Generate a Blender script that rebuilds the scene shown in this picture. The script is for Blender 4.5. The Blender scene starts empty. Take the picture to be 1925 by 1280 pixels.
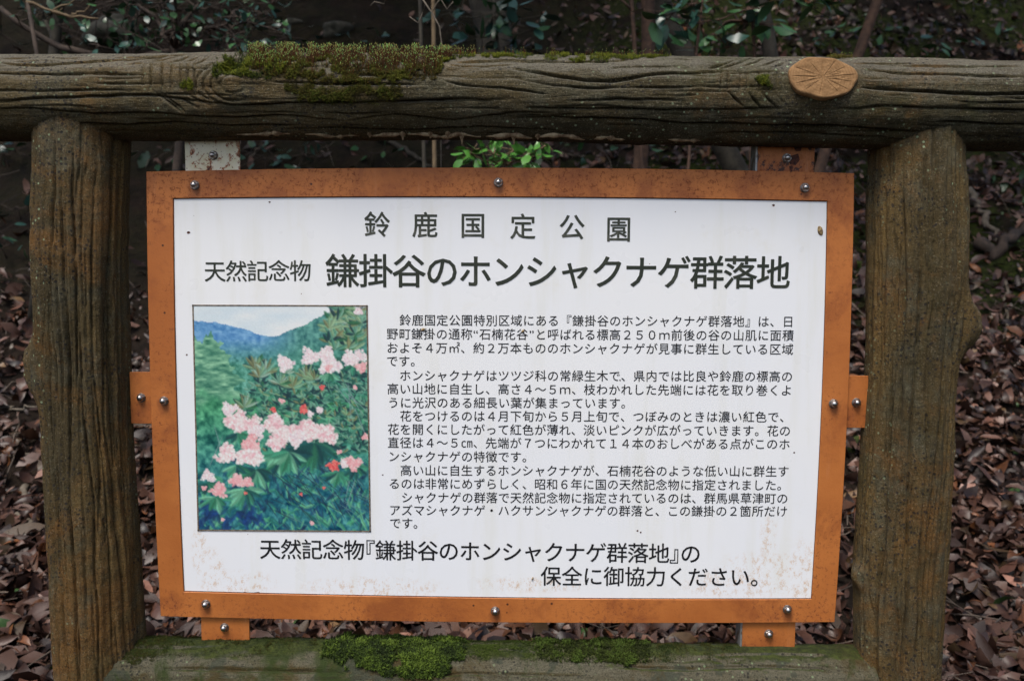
import bpy, math, random
import numpy as np
from mathutils import Matrix, Vector

random.seed(7)
rng = np.random.default_rng(11)
scene = bpy.context.scene
C = scene.collection

# ------------------------------------------------------------------ camera
ZS = 0.80                                     # height of the board's centre
CAM = np.array([0.0375, -1.2573, 0.2053 + ZS])
PITCH, YAW, ROLL = -0.0855, 0.0117, -0.0056
def _rot(rx, ry, rz):
    c, s = math.cos, math.sin
    X = np.array([[1, 0, 0], [0, c(rx), -s(rx)], [0, s(rx), c(rx)]])
    Z = np.array([[c(ry), -s(ry), 0], [s(ry), c(ry), 0], [0, 0, 1]])
    Y = np.array([[c(rz), 0, s(rz)], [0, 1, 0], [-s(rz), 0, c(rz)]])
    return Z @ X @ Y
RC = _rot(PITCH, YAW, ROLL)
cam_d = bpy.data.cameras.new('camera')
cam_d.sensor_width = 36; cam_d.sensor_fit = 'HORIZONTAL'
cam_d.lens = 1500.0 / 1925.0 * 36
cam_d.clip_start = 0.05; cam_d.clip_end = 300
cam_d.dof.use_dof = True; cam_d.dof.focus_distance = 1.26; cam_d.dof.aperture_fstop = 6.0
cam = bpy.data.objects.new('camera', cam_d); C.objects.link(cam)
m = Matrix.Identity(4)
for i in range(3):
    m[i][0] = RC[i, 0]; m[i][1] = RC[i, 2]; m[i][2] = -RC[i, 1]; m[i][3] = CAM[i]
cam.matrix_world = m
scene.camera = cam

# ------------------------------------------------------------------ light
SUN_EL, SUN_AZ = math.radians(63), math.radians(205)   # azimuth from +y clockwise: behind the camera, a little left
world = bpy.data.worlds.new('World'); scene.world = world; world.use_nodes = True
wn = world.node_tree.nodes; wl = world.node_tree.links
sky = wn.new('ShaderNodeTexSky'); sky.sky_type = 'NISHITA'; sky.sun_disc = False
sky.sun_elevation = SUN_EL; sky.sun_rotation = SUN_AZ
sky.air_density = 1.0; sky.dust_density = 4.0; sky.ozone_density = 1.0
wn['Background'].inputs['Strength'].default_value = 0.105
wl.new(sky.outputs[0], wn['Background'].inputs['Color'])
sd = bpy.data.lights.new('sun', 'SUN'); sd.energy = 1.7; sd.angle = math.radians(22); sd.color = (1, .96, .9)
sun = bpy.data.objects.new('sun', sd); C.objects.link(sun)
dirv = Vector((math.sin(SUN_AZ) * math.cos(SUN_EL), math.cos(SUN_AZ) * math.cos(SUN_EL), math.sin(SUN_EL)))
sun.rotation_euler = dirv.to_track_quat('Z', 'Y').to_euler()
sun.location = (0, -3, 6)
scene.view_settings.view_transform = 'Standard'; scene.view_settings.look = 'None'
scene.view_settings.exposure = 0.74; scene.view_settings.gamma = 1
scene.view_settings.use_curve_mapping = False

# ------------------------------------------------------------------ measuring helpers (points of the photo -> points in the place)
def ray(px, py):
    px = np.asarray(px, float); py = np.asarray(py, float)
    d = np.stack([(px - 962.5) / 1500, np.ones_like(px), -(py - 640) / 1500], -1)
    return d @ RC.T
def at(px, py, Y=0.0):
    d = ray(px, py); t = (Y - CAM[1]) / d[..., 1]
    return CAM + d * t[..., None]
def proj(P):
    X = (np.asarray(P) - CAM) @ RC
    return np.stack([962.5 + 1500 * X[..., 0] / X[..., 1], 640 - 1500 * X[..., 2] / X[..., 1]], -1), X[..., 1]

# ------------------------------------------------------------------ object helpers
ORIG = {}
def finish(o, parent, origin, kind=None, label=None, cat=None, group=None):
    ORIG[o] = np.array(origin, float)
    if parent is not None:
        o.parent = parent; o.location = ORIG[o] - ORIG[parent]
    else:
        o.location = ORIG[o]
    if kind: o['kind'] = kind
    if label: o['label'] = label
    if cat: o['category'] = cat
    if group: o['group'] = group
    C.objects.link(o)
    return o
def thing(name, loc, label, cat, group=None):
    o = bpy.data.objects.new(name, None); o.empty_display_size = .1
    return finish(o, None, loc, None, label, cat, group)
def mesh(name, V, F, mat, smooth=True, cols=None, colname='tint'):
    V = np.asarray(V, np.float32); me = bpy.data.meshes.new(name)
    if isinstance(F, np.ndarray):
        k = F.shape[1]; n = len(F)
        me.vertices.add(len(V)); me.vertices.foreach_set('co', V.ravel())
        me.loops.add(n * k); me.loops.foreach_set('vertex_index', F.astype(np.int32).ravel())
        me.polygons.add(n)
        me.polygons.foreach_set('loop_start', np.arange(0, n * k, k, dtype=np.int32))
        me.polygons.foreach_set('loop_total', np.full(n, k, np.int32))
        me.update(calc_edges=True)
    else:
        me.from_pydata([tuple(v) for v in V.tolist()], [], F)
    if smooth: me.polygons.foreach_set('use_smooth', np.ones(len(me.polygons), bool))
    if cols is not None:
        a = me.attributes.new(colname, 'FLOAT_COLOR', 'POINT')
        c = np.ones((len(V), 4), np.float32); c[:, :3] = cols; a.data.foreach_set('color', c.ravel())
    if mat: me.materials.append(mat)
    return me
def obj(name, V, F, mat, parent=None, smooth=True, origin=None, cols=None, **kw):
    V = np.asarray(V, float)
    if origin is None:
        origin = (V.min(0) + V.max(0)) / 2
    me = mesh(name, V - np.asarray(origin), F, mat, smooth, cols)
    return finish(bpy.data.objects.new(name, me), parent, origin, **kw)
class MB:
    def __init__(s): s.v = []; s.f = []
    def add(s, V, F):
        b = len(s.v); s.v += [tuple(map(float, p)) for p in V]; s.f += [tuple(i + b for i in f) for f in F]
    def box(s, x0, x1, y0, y1, z0, z1, bev=0.0):
        import bmesh
        bm = bmesh.new(); bmesh.ops.create_cube(bm, size=1)
        for v in bm.verts:
            v.co = ((x0 + x1) / 2 + v.co.x * (x1 - x0), (y0 + y1) / 2 + v.co.y * (y1 - y0), (z0 + z1) / 2 + v.co.z * (z1 - z0))
        if bev: bmesh.ops.bevel(bm, geom=bm.edges[:], offset=bev, segments=2, affect='EDGES', profile=.5)
        bm.verts.ensure_lookup_table(); bm.verts.index_update()
        s.add([v.co for v in bm.verts], [[v.index for v in f.verts] for f in bm.faces]); bm.free()
    def tube(s, pts, rad, n=8, caps=True):
        pts = [np.array(p, float) for p in pts]; N = len(pts); V = []; F = []
        up = np.array([.13, .21, 1.0])
        for i, p in enumerate(pts):
            t = pts[min(i + 1, N - 1)] - pts[max(i - 1, 0)]; t /= np.linalg.norm(t) + 1e-9
            a = np.cross(t, up if abs(t @ up) < .95 * np.linalg.norm(up) else np.array([1., 0, 0])); a /= np.linalg.norm(a); b = np.cross(t, a)
            r = rad[i] if hasattr(rad, '__len__') else rad
            for k in range(n):
                w = 2 * math.pi * k / n; V.append(p + r * (math.cos(w) * a + math.sin(w) * b))
        for i in range(N - 1):
            for k in range(n):
                F.append((i * n + k, i * n + (k + 1) % n, (i + 1) * n + (k + 1) % n, (i + 1) * n + k))
        if caps: F.append(tuple(range(n))[::-1]); F.append(tuple(range((N - 1) * n, N * n)))
        s.add(V, F)

# ------------------------------------------------------------------ noise
def _h(ix, iy, iz, seed):
    n = (ix.astype(np.int64) * 374761393 + iy.astype(np.int64) * 668265263 + iz.astype(np.int64) * 2147483647 + seed * 974634777) & 0x7fffffff
    n = ((n ^ (n >> 13)) * 1274126177) & 0x7fffffff
    n = ((n ^ (n >> 16)) * 668265263) & 0x7fffffff
    return ((n ^ (n >> 15)) & 0xffffff) / float(0xffffff)
def vnoise(x, y, z=0.0, seed=0):
    x, y, z = np.broadcast_arrays(np.asarray(x, float), y, z)
    ix, iy, iz = np.floor(x), np.floor(y), np.floor(z)
    fx, fy, fz = x - ix, y - iy, z - iz
    fx, fy, fz = [f * f * (3 - 2 * f) for f in (fx, fy, fz)]
    r = 0
    for dx in (0, 1):
        for dy in (0, 1):
            for dz in (0, 1):
                w = (fx if dx else 1 - fx) * (fy if dy else 1 - fy) * (fz if dz else 1 - fz)
                r = r + w * _h(ix + dx, iy + dy, iz + dz, seed)
    return r * 2 - 1
def fbm(x, y, z=0.0, seed=0, oct=4):
    r = 0; a = .5; f = 1.0
    for o in range(oct):
        r = r + a * vnoise(np.asarray(x) * f, np.asarray(y) * f, np.asarray(z) * f, seed + o); a *= .5; f *= 2.03
    return r

# ------------------------------------------------------------------ material helpers
class NT:
    def __init__(s, name):
        s.m = bpy.data.materials.new(name); s.m.use_nodes = True; s.n = s.m.node_tree.nodes; s.l = s.m.node_tree.links
        s.b = s.n['Principled BSDF']
    def co(s, kind='Object', scale=None):
        t = s.n.new('ShaderNodeTexCoord'); o = t.outputs[kind]
        if scale is not None:
            mp = s.n.new('ShaderNodeMapping'); mp.inputs['Scale'].default_value = scale; s.l.new(o, mp.inputs[0]); o = mp.outputs[0]
        return o
    def noise(s, co, scale, detail=4, rough=.6, dist=0.0, out='Fac'):
        t = s.n.new('ShaderNodeTexNoise'); s.l.new(co, t.inputs['Vector'])
        t.inputs['Scale'].default_value = scale; t.inputs['Detail'].default_value = detail
        t.inputs['Roughness'].default_value = rough; t.inputs['Distortion'].default_value = dist
        return t.outputs[out]
    def vor(s, co, scale, out='Distance', feat='F1', rand=1.0):
        t = s.n.new('ShaderNodeTexVoronoi'); s.l.new(co, t.inputs['Vector']); t.feature = feat
        t.inputs['Scale'].default_value = scale; t.inputs['Randomness'].default_value = rand
        return t.outputs[out]
    def ramp(s, x, a, b, lo=0.0, hi=1.0):
        t = s.n.new('ShaderNodeMapRange'); t.interpolation_type = 'SMOOTHSTEP'
        s.l.new(x, t.inputs[0]); t.inputs[1].default_value = a; t.inputs[2].default_value = b
        t.inputs[3].default_value = lo; t.inputs[4].default_value = hi
        return t.outputs[0]
    def math(s, op, a, b=0.0, c=None):
        t = s.n.new('ShaderNodeMath'); t.operation = op
        for i, v in enumerate((a, b) if c is None else (a, b, c)):
            if isinstance(v, (int, float)): t.inputs[i].default_value = v
            else: s.l.new(v, t.inputs[i])
        return t.outputs[0]
    def mix(s, f, a, b, mode='MIX'):
        t = s.n.new('ShaderNodeMix'); t.data_type = 'RGBA'; t.blend_type = mode
        for k, v in ((0, f), (6, a), (7, b)):
            if isinstance(v, (int, float)): t.inputs[k].default_value = v
            elif isinstance(v, tuple): t.inputs[k].default_value = (*v, 1)
            else: s.l.new(v, t.inputs[k])
        return t.outputs[2]
    def attr(s, name, out='Color'):
        t = s.n.new('ShaderNodeAttribute'); t.attribute_name = name; return t.outputs[out]
    def sep(s, v):
        t = s.n.new('ShaderNodeSeparateXYZ'); s.l.new(v, t.inputs[0]); return t.outputs
    def bump(s, h, dist, strength=1.0, prev=None):
        t = s.n.new('ShaderNodeBump'); t.inputs['Strength'].default_value = strength; t.inputs['Distance'].default_value = dist
        s.l.new(h, t.inputs['Height'])
        if prev is not None: s.l.new(prev, t.inputs['Normal'])
        return t.outputs[0]
    def set(s, **k):
        names = {'color': 'Base Color', 'rough': 'Roughness', 'metal': 'Metallic', 'normal': 'Normal', 'spec': 'Specular IOR Level',
                 'trans': 'Transmission Weight', 'sss': 'Subsurface Weight', 'coat': 'Coat Weight'}
        for q, v in k.items():
            i = s.b.inputs[names[q]]
            if isinstance(v, tuple): i.default_value = (*v, 1)
            elif isinstance(v, (int, float)): i.default_value = v
            else: s.l.new(v, i)
        return s.m

# moulded concrete with the look of bark
def bark_material(name, stretch, mossy=0.0, grey=0.0):
    t = NT(name); co = t.co('Object'); st = t.co('Object', stretch)
    base = t.mix(t.ramp(t.noise(st, 6, 6, .7), .38, .62), (.036, .030, .012) if stretch[0] < 1 else (.060, .044, .017), (.090, .066, .026) if stretch[0] < 1 else (.140, .090, .029))
    base = t.mix(t.ramp(t.noise(co, 13, 6, .75), .45, .66, 0, .85), base, (.088, .082, .050))
    base = t.mix(t.ramp(t.noise(co, 5.5, 7, .8, .5), .50 - .05 * (stretch[2] < 1), .66, 0, .42 if stretch[0] < 1 else .9), base, (.160, .076, .018))
    base = t.mix(t.ramp(t.noise(st, 17, 6, .8, .3), .56, .68, 0, .55 if stretch[0] < 1 else .3), base, (.028, .025, .014))
    # weathered greyer crust where rain and dust settle
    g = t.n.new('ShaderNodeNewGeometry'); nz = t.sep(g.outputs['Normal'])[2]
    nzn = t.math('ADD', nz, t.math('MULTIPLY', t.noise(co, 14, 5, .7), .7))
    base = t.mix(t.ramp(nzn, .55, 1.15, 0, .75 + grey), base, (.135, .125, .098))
    # sand grain: pale and dark crystals of the render coat
    gr = t.noise(co, 420, 2, .8)
    base = t.mix(t.ramp(gr, .58, .72, 0, .65 if stretch[2] < 1 else .85), base, (.24, .21, .155))
    base = t.mix(t.ramp(gr, .45, .36, 0, .75), base, (.022, .018, .010))
    # black algae dots
    vd = t.vor(co, 130); mk = t.ramp(t.noise(co, 9, 3, .6), .47, .6)
    spot = t.math('MULTIPLY', t.ramp(vd, .34, .22), mk)
    base = t.mix(t.math('MULTIPLY', spot, .75), base, (.014, .014, .016))
    # pale green lichen dots
    vl = t.vor(co, 120); vc = t.vor(co, 120, 'Color'); rnd = t.sep(vc)[0]
    ml = t.math('MULTIPLY', t.ramp(t.noise(t.co('Object', stretch), 7, 4, .6), .46, .60), t.math('GREATER_THAN', rnd, .66 if stretch[0] < 1 else .5))
    lich = t.math('MULTIPLY', t.ramp(vl, .27, .17), ml)
    base = t.mix(t.math('MULTIPLY', lich, .9), base, (.28, .36, .22))
    # green algae film
    alg = t.ramp(t.noise(co, 4.2, 6, .7, .6), .52, .72, 0, .5 if stretch[0] < 1 else .25)
    base = t.mix(alg, base, (.048, .052, .010))
    if mossy:
        p = t.ramp(t.noise(co, 8, 4, .6, .3), .54, .56, 0, .7)
        base = t.mix(p, base, (.052, .060, .046))
        base = t.mix(t.ramp(t.noise(co, 5.3, 7, .7, .8), .50, .60, 0, .8), base, (.075, .048, .012))
        base = t.mix(t.ramp(t.noise(co, 3.1, 6, .7, .8), .52, .60, 0, .9), base, (.028, .048, .006))
    fine = t.noise(t.co('Object', tuple(.07 if q < 1 else 1 for q in stretch)), 85, 6, .75)
    base = t.mix(t.ramp(fine, .52, .68, 0, .5), base, (.026, .022, .012))
    if mossy:      # living moss film along the crest
        base = t.mix(1.0, base, (.72, .74, .66), 'MULTIPLY')
        tm = t.math('ADD', nz, t.math('MULTIPLY', t.noise(co, 11, 6, .75, .4), .55))
        base = t.mix(t.ramp(tm, 1.10, 1.24, 0, .9), base, t.mix(t.ramp(t.noise(co, 70, 5, .8), .35, .65), (.014, .022, .004), (.050, .066, .010)))
    h = t.math('ADD', t.math('MULTIPLY', gr, .45), t.math('ADD', t.math('MULTIPLY', fine, 1.3), t.math('ADD', t.math('MULTIPLY', t.noise(st, 22, 6, .7), 1.2), t.math('MULTIPLY', t.noise(co, 90, 5, .7), .8))))
    return t.set(color=base, rough=.88, spec=.25, normal=t.bump(h, .0045, 1.0))
MAT = {}
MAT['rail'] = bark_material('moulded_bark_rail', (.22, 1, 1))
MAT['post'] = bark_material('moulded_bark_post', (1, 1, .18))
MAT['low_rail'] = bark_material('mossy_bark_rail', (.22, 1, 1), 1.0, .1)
t = NT('cut_wood'); co = t.co('Object')
r_ = t.math('MULTIPLY', t.n.new('ShaderNodeVectorMath').outputs[1], 0)
ln = t.n.new('ShaderNodeVectorMath'); ln.operation = 'LENGTH'; t.l.new(co, ln.inputs[0])
rings = t.math('SINE', t.math('ADD', t.math('MULTIPLY', ln.outputs['Value'], 1500), t.math('MULTIPLY', t.noise(co, 60, 3), 9)))
cw = t.mix(t.ramp(t.noise(co, 60, 6, .7), .3, .7), (.20, .112, .048), (.29, .168, .076))
cw = t.mix(t.ramp(rings, -.5, 1, 0, .3), cw, (.15, .068, .022))
cw = t.mix(t.ramp(t.noise(co, 500, 2, .8), .58, .7, 0, .5), cw, (.4, .26, .13))
MAT['cut'] = t.set(color=cw, rough=.85, spec=.2, normal=t.bump(t.noise(co, 300, 4, .7), .001, .8))

# painted and rusting steel
def rusty(name, amount, dark=0.0, toponly=False):
    t = NT(name); co = t.co('Object'); P = t.sep(co)
    topm = t.math('MAXIMUM', t.ramp(P[2], .20, .33, 0, .6), t.ramp(P[2], -.30, -.345, 0, .5)) if toponly else None
    def th(x, a):      # threshold noise, lowered where rust is heavier
        return x if topm is None else t.math('ADD', x, t.math('MULTIPLY', topm, a))
    base = t.mix(t.ramp(t.noise(co, 5, 4, .6), .35, .65), (.48, .162, .038), (.38, .118, .026))
    # blooms
    b = t.ramp(th(t.noise(co, 9, 7, .75, .3), .10), .53 - .14 * amount, .72 - .12 * amount, 0, .8)
    base = t.mix(b, base, (.26, .074, .020))
    sp = t.math('MULTIPLY', t.ramp(th(t.noise(co, 140, 5, .8), .035), .54 - .05 * amount, .62), t.ramp(th(t.noise(co, 7, 4, .6), .12), .45 - .16 * amount, .66))
    base = t.mix(t.math('MULTIPLY', sp, .75), base, (.15, .038, .012))
    if toponly:     # rings and runs of rust under the bolts
        halo = None; wob = t.math('MULTIPLY', t.math('SUBTRACT', t.noise(co, 70, 4, .7), .5), 1.6)
        for px, py in ((365, 348), (937, 343), (1514, 353), (307, 754), (1568, 759), (386, 1136), (931, 1149), (1481, 1146)):
            q = at(px, py); dx = t.math('DIVIDE', t.math('SUBTRACT', P[0], float(q[0])), .0125); dz = t.math('SUBTRACT', P[2], float(q[2] - ZS - .003))
            dzz = t.math('MAXIMUM', t.math('DIVIDE', dz, .0125), t.math('DIVIDE', dz, -.026)); rr = t.math('ADD', t.math('SQRT', t.math('ADD', t.math('MULTIPLY', dx, dx), t.math('MULTIPLY', dzz, dzz))), wob)
            b_ = t.ramp(rr, 1.0, .45); halo = b_ if halo is None else t.math('MAXIMUM', halo, b_)
        base = t.mix(t.math('MULTIPLY', halo, .6), base, (.19, .055, .018))
    st = t.co('Object', (1, 1, .12))
    base = t.mix(t.ramp(t.noise(st, 45, 4, .7), .60, .74, 0, .35 * amount), base, (.66, .42, .26))
    # scattered pits
    pv = t.vor(co, 55); pc = t.sep(t.vor(co, 55, 'Color'))[0]
    base = t.mix(t.math('MULTIPLY', t.ramp(pv, .14, .06), t.math('GREATER_THAN', pc, .8)), base, (.06, .02, .01))
    if dark:
        base = t.mix(t.ramp(t.noise(co, 22, 6, .8, .5), .56 - .1 * dark, .62 - .1 * dark), base, (.05, .018, .010))
    return t.set(color=base, rough=t.ramp(sp, 0, 1, .48, .85), spec=.4, normal=t.bump(t.noise(co, 160, 5, .75), .0006, .8))
MAT['frame'] = rusty('orange_painted_steel', .22, 0, True)
MAT['frame_top'] = rusty('orange_painted_steel_rusting', .95)
MAT['tab'] = rusty('orange_painted_tab', .55)
MAT['tab_dark'] = rusty('orange_painted_tab_rusted_through', .9, .35)
t = NT('white_painted_tab'); co = t.co('Object')
bw = t.mix(t.ramp(t.noise(co, 30, 5, .6), .35, .7), (.80, .76, .60), (.70, .64, .42))
r1 = t.noise(co, 34, 6, .78, .5); r1 = t.math('ADD', r1, .012)
bw = t.mix(t.ramp(r1, .54, .60), bw, (.32, .10, .03)); bw = t.mix(t.ramp(r1, .60, .66), bw, (.05, .022, .015))
bw = t.mix(t.math('MULTIPLY', t.ramp(t.vor(co, 160), .2, .08), .8), bw, (.10, .04, .02))
MAT['tab_white'] = t.set(color=bw, rough=.6, normal=t.bump(r1, .002, .8))
t = NT('steel'); co = t.co('Object')
MAT['steel'] = t.set(color=t.mix(t.ramp(t.noise(co, 300, 4), .4, .7), (.50, .49, .48), (.30, .27, .25)), metal=1.0, rough=.28)
t = NT('dull_steel'); co = t.co('Object')
MAT['washer'] = t.set(color=t.mix(t.ramp(t.noise(co, 200, 4), .45, .65), (.25, .22, .20), (.12, .06, .03)), metal=.8, rough=.5)
t = NT('galvanised_flange'); co = t.co('Object')
MAT['flange'] = t.set(color=t.mix(t.ramp(t.noise(co, 60, 4), .45, .65), (.30, .30, .29), (.14, .10, .07)), metal=.6, rough=.5)

# ------------------------------------------------------------------ ground behind the fence
GY = np.array([-40, -1.5, 0.0, 0.9, 1.6, 2.7, 3.6, 4.8, 6.2, 9.0, 14, 40.])
GZ = np.array([-.3, -.12, -.04, -.04, .14, .74, 1.36, 2.50, 4.0, 7.0, 10.0, 14.])
def gz(x, y):
    x = np.asarray(x, float); y = np.asarray(y, float)
    z = np.interp(y, GY, GZ)
    k = np.clip((y - .6) / 1.5, 0, 1)
    return z + k * (.16 * fbm(x * .8, y * .8, 0, 5, 3) + .05 * fbm(x * 3.3, y * 3.3, 0, 9, 3) - .05 * x * np.clip(y - 2, 0, 3) * .3)
t = NT('woodland_soil'); co = t.co('Object'); P = t.sep(co)
so = t.mix(t.ramp(t.noise(co, 6, 7, .75), .35, .7), (.014, .0095, .006), (.045, .028, .018))
so = t.mix(t.ramp(t.noise(co, 40, 6, .8), .55, .72, 0, .7), so, (.07, .045, .03))
mosm = t.math('MULTIPLY', t.ramp(t.noise(co, 1.3, 5, .65, .4), .40, .52), t.ramp(P[1], 2.4, 3.2))
mosm = t.math('MULTIPLY', mosm, t.ramp(t.math('ADD', P[0], t.noise(co, 1.1, 3)), .6, 1.5, .18, 1.0))
so = t.mix(t.math('MULTIPLY', mosm, .85), so, t.mix(t.ramp(t.noise(co, 26, 6, .75), .35, .65), (.014, .022, .003), (.060, .085, .010)))
MAT['soil'] = t.set(color=so, rough=.95, spec=.2, normal=t.bump(t.noise(co, 22, 9, .8), .06, 1))
def grid_axis(parts):
    out = []
    for a, b, st in parts: out += list(np.arange(a, b - 1e-6, st))
    return np.array(out + [parts[-1][1]])
gx = grid_axis([(-60, -6, 3), (-6, -3.6, .3), (-3.6, 3.8, .045), (3.8, 7, .3), (7, 60, 3)])
gy = grid_axis([(-40, -2, 2), (-2, .4, .2), (.4, 6.5, .05), (6.5, 10, .25), (10, 40, 2)])
GX, GYY = np.meshgrid(gx, gy); GZZ = gz(GX, GYY)
GZZ += np.clip((GYY - .5) / .5, 0, 1) * .022 * fbm(GX * 14, GYY * 14, 0, 31, 3)
nx, ny = len(gx), len(gy)
ii = (np.arange(ny - 1)[:, None] * nx + np.arange(nx - 1)[None]).ravel()
hill = obj('hillside', np.stack([GX, GYY, GZZ], -1).reshape(-1, 3), np.stack([ii, ii + 1, ii + 1 + nx, ii + nx], -1), MAT['soil'],
           origin=(0, 0, 0), kind='structure', label='dark leaf-strewn slope rising behind the fence')

# ------------------------------------------------------------------ log fence
fence = thing('log_fence', (0, 0, 0), 'brown moulded log fence framing the signboard, moss along its top rail', 'fence')
def vert_ang(px, py):
    d = ray(px, py); return math.atan2(d[2], d[1])
def hor_ang(px, py):
    d = ray(px, py); return math.atan2(d[0], d[1])
def rail_fit(tab, R0=None):
    U = []; Z = []; R = []
    for px, pt, pb in tab:
        a1 = vert_ang(px, pt)
        a2 = vert_ang(px, pb) if pb else a1 - 2 * math.asin(R0 * math.cos(a1) / -CAM[1])
        ac = (a1 + a2) / 2; h = (a1 - a2) / 2
        U.append(at(px, (pt + (pb or pt)) / 2)[0]); Z.append(CAM[2] - CAM[1] * math.tan(ac)); R.append(-CAM[1] / math.cos(ac) * math.sin(h))
    return np.array(U), np.array(Z), np.array(R)
def post_fit(tab):
    Z = []; X = []; R = []
    for py, pl, pr in tab:
        a1 = hor_ang(pl, py); a2 = hor_ang(pr, py); ac = (a1 + a2) / 2
        X.append(CAM[0] - CAM[1] * math.tan(ac)); R.append(-CAM[1] / math.cos(ac) * math.sin((a2 - a1) / 2))
        Z.append(at((pl + pr) / 2, py, -.03)[2])
    return np.array(Z), np.array(X), np.array(R)
def carve(H, uu, ss, pts, D=.005, w=.0016, E=.002, L=.011, taper=True):
    """cut a groove along pts (u, s) into the height field H[u, s]; below it a ledge runs out"""
    pts = np.array(pts)
    # refine and roughen the line
    d = np.r_[0, np.cumsum(np.linalg.norm(np.diff(pts, axis=0), axis=1))]; n = max(3, int(d[-1] / .012))
    q = np.linspace(0, d[-1], n); P = np.stack([np.interp(q, d, pts[:, 0]), np.interp(q, d, pts[:, 1])], 1)
    sd_ = int(abs(pts[0, 0] * 1000) + abs(pts[0, 1] * 777)) % 97
    P[:, 1] += .0016 * fbm(P[:, 0] * 45, pts[0, 1] * 9, 0, sd_, 3) * (1 if n > 5 else .3)
    tp = np.clip(np.minimum(q, d[-1] - q) / (.18 * d[-1] + 1e-6), 0, 1) ** .6 if taper else np.ones(n)
    tp = tp * (.75 + .35 * fbm(q * 18, sd_ * 1.3, 0, 3, 2) * 2)
    best = np.full(H.shape, 1e9); sgn = np.zeros(H.shape); am = np.zeros(H.shape)
    pad = L * 3
    for k in range(n - 1):
        a, b = P[k], P[k + 1]
        i0, i1 = np.searchsorted(uu, min(a[0], b[0]) - w * 3), np.searchsorted(uu, max(a[0], b[0]) + w * 3)
        j0, j1 = np.searchsorted(ss, min(a[1], b[1]) - pad), np.searchsorted(ss, max(a[1], b[1]) + w * 4)
        if i1 <= i0 or j1 <= j0: continue
        X = uu[i0:i1, None] - a[0]; Y = ss[None, j0:j1] - a[1]; e = b - a; l2 = e @ e + 1e-12
        tt = np.clip((X * e[0] + Y * e[1]) / l2, 0, 1); dx = X - tt * e[0]; dy = Y - tt * e[1]; r = np.hypot(dx, dy)
        sub = best[i0:i1, j0:j1]; mk = r < sub
        sub[mk] = r[mk]; sgn[i0:i1, j0:j1][mk] = np.sign(dy)[mk]; am[i0:i1, j0:j1][mk] = ((1 - tt) * tp[k] + tt * tp[k + 1])[mk]
    H -= np.where(best < w * 5, D * np.exp(-(best / w) ** 2) * am, 0)
    if E: H -= np.where((sgn < 0) & (best < pad), E * np.exp(-best / L) * am, 0)
    return H
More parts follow.
